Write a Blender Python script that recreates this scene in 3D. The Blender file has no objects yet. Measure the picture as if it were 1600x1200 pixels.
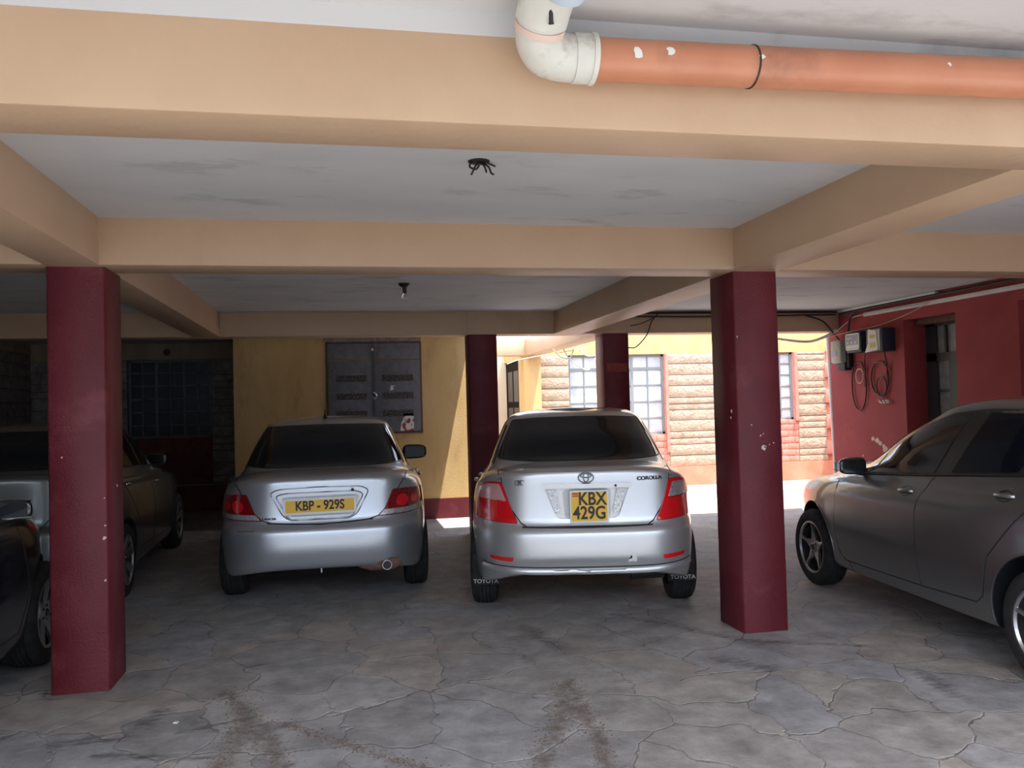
import bpy, bmesh, math, random
from mathutils import Vector, Matrix
from mathutils.bvhtree import BVHTree
random.seed(7)
PI = math.pi
S = bpy.context.scene
COL = S.collection

# ------------------------------------------------------------------ camera
yaw, pitch, roll, FPX = 0.2036, 0.0254, 0.0268, 1288.84
cy, sy, cp, sp, cr, sr = math.cos(yaw), math.sin(yaw), math.cos(pitch), math.sin(pitch), math.cos(roll), math.sin(roll)
fwd = Vector((sy*cp, cy*cp, sp)); rgt = Vector((cy, -sy, 0)); upv = rgt.cross(fwd)
r2 = cr*rgt - sr*upv; u2 = sr*rgt + cr*upv
cam_d = bpy.data.cameras.new('camera'); cam = bpy.data.objects.new('camera', cam_d); COL.objects.link(cam)
M = Matrix.Identity(4)
for i in range(3):
    M[i][0] = r2[i]; M[i][1] = u2[i]; M[i][2] = -fwd[i]
M[0][3], M[1][3], M[2][3] = 0, 0, 1.5
cam.matrix_world = M
cam_d.sensor_width = 36; cam_d.lens = FPX*36/1600; cam_d.clip_start = 0.05; cam_d.clip_end = 300
S.camera = cam

# ------------------------------------------------------------------ light and exposure
S.view_settings.view_transform = 'Standard'; S.view_settings.look = 'None'
S.view_settings.exposure = 1.15; S.view_settings.gamma = 1.0
w = bpy.data.worlds.new('world'); S.world = w; w.use_nodes = True
nt = w.node_tree; nt.nodes.clear()
sky = nt.nodes.new('ShaderNodeTexSky'); sky.sky_type = 'NISHITA'; sky.sun_disc = False
sky.sun_elevation = math.radians(58); sky.sun_rotation = math.radians(200); sky.dust_density = 2.5; sky.air_density = 1.0
bg = nt.nodes.new('ShaderNodeBackground'); bg.inputs['Strength'].default_value = 0.32
mx = nt.nodes.new('ShaderNodeMixRGB'); mx.inputs['Fac'].default_value = 0.45; mx.inputs['Color2'].default_value = (5.0, 5.5, 6.2, 1)
ow = nt.nodes.new('ShaderNodeOutputWorld')
nt.links.new(sky.outputs[0], mx.inputs['Color1']); nt.links.new(mx.outputs[0], bg.inputs[0]); nt.links.new(bg.outputs[0], ow.inputs[0])
sd = bpy.data.lights.new('sun', 'SUN'); sd.energy = 6.5; sd.angle = math.radians(0.6); sd.color = (1.0, 0.97, 0.92)
so = bpy.data.objects.new('sun', sd); COL.objects.link(so)
ldir = Vector((-0.20, 0.14, -0.95)).normalized()
so.rotation_euler = ldir.to_track_quat('-Z', 'Y').to_euler(); so.location = (3, -6, 12)

# ------------------------------------------------------------------ materials
def nodes(m): return m.node_tree.nodes, m.node_tree.links
def base_mat(name, col, rough=0.6, metal=0.0, coat=0.0, spec=0.5, emit=None):
    m = bpy.data.materials.new(name); m.use_nodes = True
    b = m.node_tree.nodes['Principled BSDF']
    b.inputs['Base Color'].default_value = (*col, 1); b.inputs['Roughness'].default_value = rough
    b.inputs['Metallic'].default_value = metal; b.inputs['Coat Weight'].default_value = coat
    b.inputs['Coat Roughness'].default_value = 0.06; b.inputs['Specular IOR Level'].default_value = spec
    return m
def noisy(name, c1, c2, scale=3, rough=0.8, bump=0.15, bscale=60, c3=None, stain=1.3, detail=6, contrast=(0.35, 0.7), spec=0.3, metal=0.0, rot=(1, 1, 1), coat=0.0):
    m = base_mat(name, c1, rough, metal, coat, spec); n, l = nodes(m); b = n['Principled BSDF']
    tc = n.new('ShaderNodeTexCoord'); mp = n.new('ShaderNodeMapping'); mp.inputs['Scale'].default_value = rot
    l.new(tc.outputs['Object'], mp.inputs[0])
    ns = n.new('ShaderNodeTexNoise'); ns.inputs['Scale'].default_value = scale; ns.inputs['Detail'].default_value = detail
    l.new(mp.outputs[0], ns.inputs['Vector'])
    r = n.new('ShaderNodeValToRGB'); e = r.color_ramp.elements
    e[0].position, e[1].position = contrast; e[0].color = (*c1, 1); e[1].color = (*c2, 1)
    l.new(ns.outputs['Fac'], r.inputs[0]); last = r.outputs[0]
    if c3:
        n3 = n.new('ShaderNodeTexNoise'); n3.inputs['Scale'].default_value = stain; n3.inputs['Detail'].default_value = 9; n3.inputs['Roughness'].default_value = 0.65
        l.new(mp.outputs[0], n3.inputs['Vector'])
        r3 = n.new('ShaderNodeValToRGB'); r3.color_ramp.elements[0].position = 0.56; r3.color_ramp.elements[1].position = 0.72
        l.new(n3.outputs['Fac'], r3.inputs[0])
        mx = n.new('ShaderNodeMixRGB'); mx.inputs['Color2'].default_value = (*c3, 1)
        l.new(r3.outputs[0], mx.inputs['Fac']); l.new(last, mx.inputs['Color1']); last = mx.outputs[0]
    l.new(last, b.inputs['Base Color'])
    if bump:
        nb = n.new('ShaderNodeTexNoise'); nb.inputs['Scale'].default_value = bscale; nb.inputs['Detail'].default_value = 5
        l.new(tc.outputs['Object'], nb.inputs['Vector'])
        bp = n.new('ShaderNodeBump'); bp.inputs['Strength'].default_value = bump; bp.inputs['Distance'].default_value = 0.02
        l.new(nb.outputs['Fac'], bp.inputs['Height']); l.new(bp.outputs[0], b.inputs['Normal'])
    return m
MT = {}
MT['cream'] = noisy('cream_paint', (0.53, 0.365, 0.24), (0.58, 0.41, 0.275), 2.2, 0.45, 0.10, 25, (0.50, 0.325, 0.20), 1.1, spec=0.4)
MT['ceil'] = noisy('white_ceiling_paint', (0.60, 0.605, 0.61), (0.67, 0.67, 0.67), 1.2, 0.85, 0.06, 30, (0.42, 0.43, 0.43), 1.5, rot=(1, 2.2, 1))
MT['red'] = noisy('oxblood_paint', (0.115, 0.010, 0.017), (0.145, 0.016, 0.024), 4, 0.5, 0.18, 70, (0.19, 0.04, 0.05), 2.3, spec=0.4)
MT['redwall'] = noisy('red_wall_paint', (0.33, 0.050, 0.056), (0.38, 0.065, 0.068), 3, 0.7, 0.12, 60, (0.42, 0.085, 0.07), 1.6)
MT['yellow'] = noisy('yellow_plaster', (0.60, 0.40, 0.17), (0.68, 0.47, 0.22), 5, 0.85, 0.35, 90, (0.46, 0.29, 0.13), 3.4, rot=(1, 1, .35))
MT['pinkplinth'] = noisy('pink_plinth_paint', (0.55, 0.22, 0.14), (0.62, 0.30, 0.20), 3, 0.8, 0.2, 50)
MT['beige'] = noisy('beige_plaster', (0.68, 0.56, 0.42), (0.72, 0.6, 0.46), 3, 0.8, 0.1, 50)
MT['lintel'] = noisy('bare_concrete', (0.30, 0.23, 0.15), (0.40, 0.31, 0.21), 5, 0.9, 0.3, 60, (0.2, 0.14, 0.09), 3, rot=(1, 1, .4))
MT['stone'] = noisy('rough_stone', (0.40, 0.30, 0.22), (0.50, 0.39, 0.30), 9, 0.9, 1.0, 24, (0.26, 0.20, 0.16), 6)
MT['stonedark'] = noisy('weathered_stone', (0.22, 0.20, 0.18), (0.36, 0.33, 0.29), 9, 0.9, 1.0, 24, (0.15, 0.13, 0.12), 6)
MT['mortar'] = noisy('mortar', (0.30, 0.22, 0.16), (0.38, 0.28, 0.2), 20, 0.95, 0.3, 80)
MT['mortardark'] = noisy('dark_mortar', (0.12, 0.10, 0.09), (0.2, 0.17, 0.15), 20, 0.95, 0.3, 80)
MT['brickred'] = noisy('red_painted_block', (0.34, 0.075, 0.06), (0.44, 0.12, 0.09), 8, 0.8, 0.4, 60)
MT['brickpink'] = noisy('pink_painted_block', (0.60, 0.22, 0.17), (0.68, 0.30, 0.24), 8, 0.8, 0.4, 60)
MT['steelgrey'] = noisy('grey_painted_steel', (0.13, 0.14, 0.16), (0.18, 0.19, 0.21), 12, 0.5, 0.05, 60, (0.16, 0.10, 0.07), 9)
MT['rust'] = noisy('rusty_steel', (0.12, 0.07, 0.055), (0.2, 0.11, 0.08), 25, 0.8, 0.3, 90)
MT['slot'] = noisy('slot_debris', (0.05, 0.045, 0.045), (0.30, 0.28, 0.25), 60, 0.8, 0.3, 90, contrast=(.5, .72))
MT['frame'] = base_mat('window_frame_grey', (0.22, 0.25, 0.26), 0.5)
MT['framedark'] = base_mat('window_frame_dark', (0.05, 0.06, 0.07), 0.5)
MT['pane'] = noisy('curtained_pane', (0.50, 0.55, 0.60), (0.70, 0.73, 0.76), 4, 0.12, 0, spec=0.6)
MT['panedark'] = base_mat('dark_pane', (0.018, 0.028, 0.040), 0.35, spec=0.3)
MT['panemid'] = noisy('frosted_pane', (0.25, 0.28, 0.28), (0.42, 0.44, 0.42), 6, 0.2, 0)
MT['greendoor'] = base_mat('dark_green_door_paint', (0.05, 0.065, 0.07), 0.45)
MT['black'] = base_mat('black_plastic', (0.012, 0.012, 0.014), 0.45)
MT['cable'] = base_mat('black_cable', (0.02, 0.017, 0.016), 0.6)
MT['redcable'] = base_mat('brown_cable', (0.09, 0.02, 0.018), 0.5)
MT['whiteplastic'] = noisy('white_plastic', (0.72, 0.72, 0.70), (0.8, 0.8, 0.78), 6, 0.4, 0.05, 40)
MT['pvc'] = noisy('painted_white_pvc', (0.62, 0.62, 0.56), (0.70, 0.70, 0.64), 9, 0.4, 0.1, 30, (0.42, 0.36, 0.30), 7)
MT['bluepvc'] = base_mat('pale_blue_pvc', (0.52, 0.60, 0.68), 0.45)
MT['meter'] = noisy('grey_meter_case', (0.42, 0.42, 0.36), (0.5, 0.5, 0.44), 9, 0.5, 0.1, 40)
MT['darkbox'] = base_mat('dark_blue_plastic', (0.02, 0.025, 0.05), 0.45)
MT['label'] = base_mat('paper_label', (0.75, 0.77, 0.72), 0.6)
MT['labelgrey'] = base_mat('grey_label', (0.35, 0.38, 0.45), 0.5)
MT['labelyellow'] = base_mat('yellow_label', (0.6, 0.5, 0.15), 0.6)
MT['chip'] = base_mat('bare_plaster_chip', (0.72, 0.55, 0.47), 0.9)
MT['glassbulb'] = base_mat('glass_bulb', (0.8, 0.8, 0.8), 0.05); MT['glassbulb'].node_tree.nodes['Principled BSDF'].inputs['Transmission Weight'].default_value = 0.8
# orange pipe, with peeled paint
MT['pipe'] = noisy('orange_pvc', (0.50, 0.20, 0.11), (0.55, 0.235, 0.13), 5, 0.35, 0.05, 30, (0.36, 0.15, 0.09), 2.2, spec=0.5)
# car materials
def paint(name, col, rough=0.32, metal=0.75, dust=0.0):
    dust *= .45; m = base_mat(name, col, rough, metal, 1.0, 0.5); n, l = nodes(m); b = n['Principled BSDF']
    if dust:
        tc = n.new('ShaderNodeTexCoord'); ns = n.new('ShaderNodeTexNoise'); ns.inputs['Scale'].default_value = 2.5; ns.inputs['Detail'].default_value = 8
        l.new(tc.outputs['Object'], ns.inputs['Vector'])
        mr = n.new('ShaderNodeMapRange'); mr.inputs[1].default_value = 0.35; mr.inputs[2].default_value = 0.75; mr.inputs[3].default_value = rough - 0.04; mr.inputs[4].default_value = rough + dust
        l.new(ns.outputs['Fac'], mr.inputs[0]); l.new(mr.outputs[0], b.inputs['Roughness'])
        mr2 = n.new('ShaderNodeMapRange'); mr2.inputs[1].default_value = 0.35; mr2.inputs[2].default_value = 0.75; mr2.inputs[3].default_value = 0.04 + dust; mr2.inputs[4].default_value = 0.08 + dust*2
        l.new(ns.outputs['Fac'], mr2.inputs[0]); l.new(mr2.outputs[0], b.inputs['Coat Roughness'])
    return m
MT['silver'] = paint('silver_car_paint', (0.62, 0.63, 0.64), 0.36, 0.7, 0.12)
MT['silverblue'] = paint('cool_silver_car_paint', (0.50, 0.53, 0.57), 0.34, 0.75, 0.10)
MT['greypaint'] = paint('bronze_grey_car_paint', (0.185, 0.188, 0.19), 0.32, 0.75, 0)
MT['greypaint'].node_tree.nodes['Principled BSDF'].inputs['Coat Roughness'].default_value = 0.08
MT['shadedsilver'] = paint('shade_darkened_silver_paint', (0.13, 0.138, 0.135), 0.42, 0.7, 0.12)  # silver paint with a darker base, standing in for the shade on this car
MT['blackpaint'] = paint('black_car_paint', (0.012, 0.014, 0.02), 0.25, 0.2, 0.05)
MT['tint'] = base_mat('tinted_glass', (0.005, 0.008, 0.012), 0.04, spec=0.28)
MT['tint2'] = base_mat('lightly_tinted_glass', (0.014, 0.016, 0.018), 0.02, spec=0.8)
MT['rubber'] = noisy('tyre_rubber', (0.018, 0.018, 0.019), (0.035, 0.034, 0.033), 20, 0.8, 0.1, 60)
MT['seam'] = base_mat('dark_panel_gap', (0.012, 0.013, 0.015), 0.7)
MT['trim'] = base_mat('black_trim', (0.015, 0.016, 0.018), 0.35)
MT['chrome'] = base_mat('chrome', (0.78, 0.79, 0.8), 0.12, 1.0)
MT['alloy'] = base_mat('alloy_rim', (0.50, 0.50, 0.51), 0.28, 0.9)
MT['badge'] = base_mat('grey_chrome_badge', (0.22, 0.23, 0.24), 0.25, 0.9)
MT['alloydark'] = base_mat('dark_rim_recess', (0.02, 0.02, 0.022), 0.6)
MT['redlens'] = base_mat('red_lens', (0.70, 0.010, 0.014), 0.12, 0, 1.0)
MT['darkredlens'] = base_mat('dark_red_lens', (0.20, 0.003, 0.007), 0.12, 0, 1.0)
MT['pinklens'] = base_mat('pale_pink_lens', (0.62, 0.32, 0.32), 0.15, 0, 1.0)
MT['clearlens'] = noisy('clear_ribbed_lens', (0.35, 0.35, 0.36), (0.75, 0.75, 0.76), 60, 0.12, 0.25, 120, metal=0.5, coat=1.0)
MT['plateyellow'] = base_mat('yellow_plate', (0.80, 0.48, 0.04), 0.4)
MT['platewhite'] = base_mat('white_plate', (0.75, 0.75, 0.74), 0.35)
MT['ink'] = base_mat('plate_ink', (0.02, 0.018, 0.02), 0.5)
MT['flagred'] = base_mat('flag_red', (0.4, 0.03, 0.03), 0.5)
MT['whiteink'] = base_mat('white_lettering', (0.55, 0.55, 0.53), 0.6)

# ------------------------------------------------------------------ object helpers
def smooth(me, ang=35):
    for p in me.polygons: p.use_smooth = True
    me.set_sharp_from_angle(angle=math.radians(ang))
def obj(name, bm, m, parent=None, sm=None, flip=False):
    me = bpy.data.meshes.new(name); bmesh.ops.recalc_face_normals(bm, faces=bm.faces[:]) if not flip else None
    bm.to_mesh(me); bm.free()
    for x in (m if isinstance(m, (list, tuple)) else [m]): me.materials.append(x)
    if sm: smooth(me, sm)
    o = bpy.data.objects.new(name, me); COL.objects.link(o)
    if parent: o.parent = parent
    return o
def tag(o, label, cat, group=None, kind=None):
    if label: o['label'] = label
    if cat: o['category'] = cat
    if group: o['group'] = group
    if kind: o['kind'] = kind
    return o
def thing(name, label, cat, loc=(0, 0, 0), rotz=0, group=None, kind=None):
    o = bpy.data.objects.new(name, None); COL.objects.link(o); o.location = loc; o.rotation_euler = (0, 0, rotz)
    o.empty_display_size = 0.1
    return tag(o, label, cat, group, kind)
def struct(name, bm, m, parent=None, sm=None, label=None):
    o = obj(name, bm, m, parent, sm)
    if not parent: o['kind'] = 'structure'
    if label: o['label'] = label
    return o
def box(bm, x0, x1, y0, y1, z0, z1, bev=0.0, mat=0):
    r = bmesh.ops.create_cube(bm, size=1)
    vs = r['verts']
    for v in vs:
        v.co = Vector(((x0+x1)/2 + v.co.x*(x1-x0), (y0+y1)/2 + v.co.y*(y1-y0), (z0+z1)/2 + v.co.z*(z1-z0)))
    fs = set(f for v in vs for f in v.link_faces)
    for f in fs: f.material_index = mat
    if bev:
        es = list(set(e for v in vs for e in v.link_edges))
        g = bmesh.ops.bevel(bm, geom=es, offset=bev, segments=2, affect='EDGES', profile=0.5)
        for f in g['faces']: f.material_index = mat
    return vs
def catmull(pts, n=8):
    pts = [Vector(p) for p in pts]
    if len(pts) < 3: return pts
    out = []
    P = [pts[0]*2-pts[1]] + pts + [pts[-1]*2-pts[-2]]
    for i in range(1, len(P)-2):
        for k in range(n):
            t = k/n
            out.append(0.5*((2*P[i]) + (P[i+1]-P[i-1])*t + (2*P[i-1]-5*P[i]+4*P[i+1]-P[i+2])*t*t + (-P[i-1]+3*P[i]-3*P[i+1]+P[i+2])*t**3))
    out.append(P[-2]); return out
def tube(bm, pts, r, seg=8, mat=0, cap=True):
    pts = [Vector(p) for p in pts]; rings = []
    up = Vector((0, 0, 1)); prev = None
    for i, p in enumerate(pts):
        t = (pts[min(i+1, len(pts)-1)] - pts[max(i-1, 0)])
        if t.length < 1e-9: t = Vector((0, 0, 1))
        t.normalize()
        if prev is None:
            a = up if abs(t.dot(up)) < .9 else Vector((1, 0, 0)); n = t.cross(a).normalized()
        else:
            n = prev - t*prev.dot(t)
            n = n.normalized() if n.length > 1e-6 else t.orthogonal().normalized()
        prev = n; b = t.cross(n)
        rr = r[i] if isinstance(r, (list, tuple)) else r
        rings.append([bm.verts.new(p + (n*math.cos(2*PI*k/seg) + b*math.sin(2*PI*k/seg))*rr) for k in range(seg)])
    for i in range(len(rings)-1):
        for k in range(seg):
            f = bm.faces.new((rings[i][k], rings[i][(k+1) % seg], rings[i+1][(k+1) % seg], rings[i+1][k])); f.material_index = mat
    if cap:
        for rg in (rings[0][::-1], rings[-1]):
            f = bm.faces.new(rg); f.material_index = mat
def lathe(bm, prof, axis='x', seg=48, mat=0, close=False, center=(0, 0, 0)):
    """prof = [(along axis, radius)]"""
    c = Vector(center); rings = []
    for a, r in prof:
        rg = []
        for k in range(seg):
            u, v = math.cos(2*PI*k/seg)*r, math.sin(2*PI*k/seg)*r
            p = Vector((a, u, v)) if axis == 'x' else (Vector((u, a, v)) if axis == 'y' else Vector((u, v, a)))
            rg.append(bm.verts.new(c+p))
        rings.append(rg)
    n = len(rings)
    for i in range(n if close else n-1):
        A, B = rings[i], rings[(i+1) % n]
        for k in range(seg):
            f = bm.faces.new((A[k], A[(k+1) % seg], B[(k+1) % seg], B[k])); f.material_index = mat
    if not close:
        for rg in (rings[0], rings[-1]):
            f = bm.faces.new(rg); f.material_index = mat
def prism(bm, poly, axis, a0, a1, mat=0):
    """poly in the two other axes (x: (y,z); y: (x,z); z: (x,y))"""
    def P(q, a): return Vector((a, q[0], q[1])) if axis == 'x' else (Vector((q[0], a, q[1])) if axis == 'y' else Vector((q[0], q[1], a)))
    A = [bm.verts.new(P(q, a0)) for q in poly]; B = [bm.verts.new(P(q, a1)) for q in poly]
    n = len(poly)
    for f in (bm.faces.new(A), bm.faces.new(B[::-1])): f.material_index = mat
    for i in range(n):
        f = bm.faces.new((A[i], B[i], B[(i+1) % n], A[(i+1) % n])); f.material_index = mat
def text_bm(s, size, bold=0.0, extrude=0.0012, sx=1.0):
    cu = bpy.data.curves.new('txt', 'FONT'); cu.body = s; cu.size = size; cu.align_x = 'CENTER'; cu.align_y = 'CENTER'
    cu.extrude = extrude; cu.offset = bold; cu.resolution_u = 4
    o = bpy.data.objects.new('txt', cu); COL.objects.link(o)
    dg = bpy.context.evaluated_depsgraph_get(); me = bpy.data.meshes.new_from_object(o.evaluated_get(dg))
    bm = bmesh.new(); bm.from_mesh(me)
    bpy.data.objects.remove(o); bpy.data.meshes.remove(me)
    for v in bm.verts: v.co.x *= sx
    return bm
def text(name, s, size, parent, m, mat4, bold=0.0, extrude=0.0012, sx=1.0):
    bm = text_bm(s, size, bold, extrude, sx); bm.transform(mat4)
    return obj(name, bm, m, parent)
def REAR(x, y, z, tilt=0.0, rollz=0.0):
    """text facing -Y at local x,y,z"""
    return Matrix.Translation((x, y, z)) @ Matrix.Rotation(rollz, 4, 'Y') @ Matrix.Rotation(PI/2 + tilt, 4, 'X')

# ------------------------------------------------------------------ the floor
ZC, ZB, ZO = 2.587, 2.3246, 2.655
def floor_mat():
    m = base_mat('crazy_paving', (0.3, 0.28, 0.26), 0.7, spec=0.35); n, l = nodes(m); b = n['Principled BSDF']
    tc = n.new('ShaderNodeTexCoord')
    nd = n.new('ShaderNodeTexNoise'); nd.inputs['Scale'].default_value = 1.3; nd.inputs['Detail'].default_value = 6; nd.inputs['Roughness'].default_value = 0.5
    l.new(tc.outputs['Object'], nd.inputs['Vector'])
    vm = n.new('ShaderNodeVectorMath'); vm.operation = 'MULTIPLY_ADD'; vm.inputs[1].default_value = (0.85, 0.85, 0); l.new(nd.outputs['Color'], vm.inputs[0]); l.new(tc.outputs['Object'], vm.inputs[2])
    def vor(scale, feat):
        v = n.new('ShaderNodeTexVoronoi'); v.voronoi_dimensions = '2D'; v.feature = feat; v.inputs['Scale'].default_value = scale; l.new(vm.outputs[0], v.inputs['Vector']); return v
    ve, vc = vor(2.1, 'DISTANCE_TO_EDGE'), vor(2.1, 'F1')
    sep = n.new('ShaderNodeSeparateColor'); l.new(vc.outputs['Color'], sep.inputs[0])
    cr_ = n.new('ShaderNodeValToRGB'); cr_.color_ramp.interpolation = 'LINEAR'
    e = cr_.color_ramp.elements; e[0].color = (0.30, 0.285, 0.27, 1); e[1].color = (0.39, 0.37, 0.345, 1)
    for p, c in ((0.3, (0.345, 0.32, 0.29)), (0.55, (0.33, 0.325, 0.325)), (0.8, (0.385, 0.34, 0.295))):
        q = e.new(p); q.color = (*c, 1)
    l.new(sep.outputs[0], cr_.inputs[0])
    # mottling
    n2 = n.new('ShaderNodeTexNoise'); n2.inputs['Scale'].default_value = 5; n2.inputs['Detail'].default_value = 10; n2.inputs['Roughness'].default_value = 0.7
    l.new(tc.outputs['Object'], n2.inputs['Vector'])
    mr = n.new('ShaderNodeMapRange'); mr.inputs[1].default_value = 0.3; mr.inputs[2].default_value = 0.7; mr.inputs[3].default_value = 0.58; mr.inputs[4].default_value = 1.36
    l.new(n2.outputs['Fac'], mr.inputs[0])
    mul = n.new('ShaderNodeMixRGB'); mul.blend_type = 'MULTIPLY'; mul.inputs['Fac'].default_value = 1; l.new(cr_.outputs[0], mul.inputs['Color1']); l.new(mr.outputs[0], mul.inputs['Color2'])
    # cracks
    n3 = n.new('ShaderNodeTexNoise'); n3.inputs['Scale'].default_value = 2.3; n3.inputs['Detail'].default_value = 4; l.new(tc.outputs['Object'], n3.inputs['Vector'])
    wd = n.new('ShaderNodeMapRange'); wd.inputs[1].default_value = 0.35; wd.inputs[2].default_value = 0.7; wd.inputs[3].default_value = 0.001; wd.inputs[4].default_value = 0.016
    l.new(n3.outputs['Fac'], wd.inputs[0])
    lt = n.new('ShaderNodeMapRange'); lt.interpolation_type = 'SMOOTHSTEP'; lt.inputs[1].default_value = 0.0; lt.inputs[3].default_value = 1; lt.inputs[4].default_value = 0
    l.new(wd.outputs[0], lt.inputs[2]); l.new(ve.outputs['Distance'], lt.inputs[0])
    fd = n.new('ShaderNodeMapRange'); fd.inputs[1].default_value = 0.44; fd.inputs[2].default_value = 0.6; fd.inputs[3].default_value = 0.12; fd.inputs[4].default_value = 0.85
    n4 = n.new('ShaderNodeTexNoise'); n4.inputs['Scale'].default_value = 1.3; n4.inputs['Detail'].default_value = 6; l.new(tc.outputs['Object'], n4.inputs['Vector']); l.new(n4.outputs['Fac'], fd.inputs[0])
    cm = n.new('ShaderNodeMath'); cm.operation = 'MULTIPLY'; l.new(lt.outputs[0], cm.inputs[0]); l.new(fd.outputs[0], cm.inputs[1])
    mc = n.new('ShaderNodeMixRGB'); mc.inputs['Color2'].default_value = (0.13, 0.105, 0.085, 1); l.new(cm.outputs[0], mc.inputs['Fac']); l.new(mul.outputs[0], mc.inputs['Color1'])
    last = mc.outputs[0]
    # stains stored on the floor mesh
    for att, col, thr in (('dark_stain', (0.075, 0.07, 0.07), 0.75), ('brown_dirt', (0.12, 0.085, 0.065), 0.8), ('dust', (0.36, 0.29, 0.23), .5)):
        a = n.new('ShaderNodeAttribute'); a.attribute_name = att
        nn = n.new('ShaderNodeTexNoise'); nn.inputs['Scale'].default_value = 14 if att != 'dust' else 4; nn.inputs['Detail'].default_value = 9; nn.inputs['Roughness'].default_value = .7
        mp = n.new('ShaderNodeMapping'); mp.inputs['Scale'].default_value = (.7, 2.0, 1) if att == 'dark_stain' else (1, 1, 1)
        l.new(tc.outputs['Object'], mp.inputs[0]); l.new(mp.outputs[0], nn.inputs['Vector'])
        ad = n.new('ShaderNodeMath'); ad.operation = 'MULTIPLY_ADD'; ad.inputs[1].default_value = 0.54; l.new(a.outputs['Fac'], ad.inputs[0]); l.new(nn.outputs['Fac'], ad.inputs[2])
        rr = n.new('ShaderNodeMapRange'); rr.inputs[1].default_value = 0.9; rr.inputs[2].default_value = 1.12; rr.inputs[3].default_value = 0; rr.inputs[4].default_value = thr
        l.new(ad.outputs[0], rr.inputs[0])
        mm = n.new('ShaderNodeMixRGB'); mm.inputs['Color2'].default_value = (*col, 1); l.new(rr.outputs[0], mm.inputs['Fac']); l.new(last, mm.inputs['Color1']); last = mm.outputs[0]
    l.new(last, b.inputs['Base Color'])
    # bump
    hs = n.new('ShaderNodeMapRange'); hs.inputs[1].default_value = 0; hs.inputs[2].default_value = 0.02; hs.inputs[3].default_value = 0; hs.inputs[4].default_value = 1; l.new(ve.outputs['Distance'], hs.inputs[0])
    h2 = n.new('ShaderNodeMath'); h2.operation = 'MULTIPLY_ADD'; h2.inputs[1].default_value = 1.6; l.new(n2.outputs['Fac'], h2.inputs[0]); l.new(hs.outputs[0], h2.inputs[2])
    h3 = n.new('ShaderNodeMath'); h3.operation = 'MULTIPLY_ADD'; h3.inputs[1].default_value = 0.5; l.new(sep.outputs[1], h3.inputs[0]); l.new(h2.outputs[0], h3.inputs[2])
    bp = n.new('ShaderNodeBump'); bp.inputs['Strength'].default_value = 0.45; bp.inputs['Distance'].default_value = 0.02; l.new(h3.outputs[0], bp.inputs['Height']); l.new(bp.outputs[0], b.inputs['Normal'])
    ro = n.new('ShaderNodeMapRange'); ro.inputs[1].default_value = .3; ro.inputs[2].default_value = .7; ro.inputs[3].default_value = 0.45; ro.inputs[4].default_value = 0.85; l.new(n2.outputs['Fac'], ro.inputs[0]); l.new(ro.outputs[0], b.inputs['Roughness'])
    return m
def seg_d(p, a, b):
    ax, ay = a; bx, by = b; dx, dy = bx-ax, by-ay; t = max(0, min(1, ((p[0]-ax)*dx+(p[1]-ay)*dy)/(dx*dx+dy*dy+1e-9)))
    return math.hypot(p[0]-ax-t*dx, p[1]-ay-t*dy)
def ray_floor(px, py, z=0.0):
    d = fwd*FPX + r2*(px-800) - u2*(py-600)
    t = (z-1.5)/d.z; return (d.x*t, d.y*t)
DIRT = [([(352, 1082), (385, 1110), (345, 1195)], .09), ([(385, 1120), (440, 1200)], .12), ([(440, 1130), (560, 1170), (720, 1215)], .06),
        ([(890, 1065), (880, 1120), (835, 1210)], .10), ([(900, 1090), (935, 1150), (950, 1210)], .08)]
DARK = [([(90, 1165), (200, 1150), (255, 1110)], .12), ([(150, 1180), (330, 1185)], .08), ([(1130, 1030), (1200, 1045)], .15), ([(960, 960), (1190, 1005)], .10), ([(1440, 1050), (1490, 1085)], .12),
        ([(820, 980), (870, 1010)], .15), ([(1150, 1000), (1360, 1010)], .07), ([(280, 1145), (400, 1120)], .05)]
DUST = [([(20, 1110), (250, 1090)], .3), ([(900, 1010), (1080, 1050)], .3), ([(560, 1000), (700, 1010)], .5)]
segs = {}
for key, src in (('brown_dirt', DIRT), ('dark_stain', DARK), ('dust', DUST)):
    segs[key] = []
    for pl, wd in src:
        q = [ray_floor(*p) for p in pl]
        segs[key] += [(q[i], q[i+1], wd) for i in range(len(q)-1)]
bm = bmesh.new()
X0, X1, Y0, Y1 = -6.0, 10.0, -2.0, 17.0
xs = [X0 + i*0.5 for i in range(6)] + [-3.0 + i*0.05 for i in range(161)] + [5.5 + i*0.5 for i in range(10)]
ys = [-2 + i*0.5 for i in range(9)] + [2.4 + i*0.04 for i in range(91)] + [6.5 + i*0.5 for i in range(22)]
vv = [[bm.verts.new((x, y, 0)) for x in xs] for y in ys]
for j in range(len(ys)-1):
    for i in range(len(xs)-1): bm.faces.new((vv[j][i], vv[j][i+1], vv[j+1][i+1], vv[j+1][i]))
fl = struct('floor', bm, floor_mat(), label='crazy-paved stone floor of the car park')
for key, sg in segs.items():
    at = fl.data.attributes.new(key, 'FLOAT', 'POINT'); vals = []
    for v in fl.data.vertices:
        b = 0.0
        if 2.2 < v.co.y < 6.2:
            for a0, a1, wd in sg:
                d = seg_d((v.co.x, v.co.y), a0, a1); b = max(b, math.exp(-(d/wd)**2))
        vals.append(b)
    at.data.foreach_set('value', vals)
bm = bmesh.new(); box(bm, -20, 24, -22, -2.0, -0.1, 0.0)
struct('floor_yard', bm, noisy('yard_paving', (0.09, 0.09, 0.09), (0.12, 0.12, 0.12), 3, 0.9, 0.3, 30), label='sunlit paved yard in front of the car park')

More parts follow.
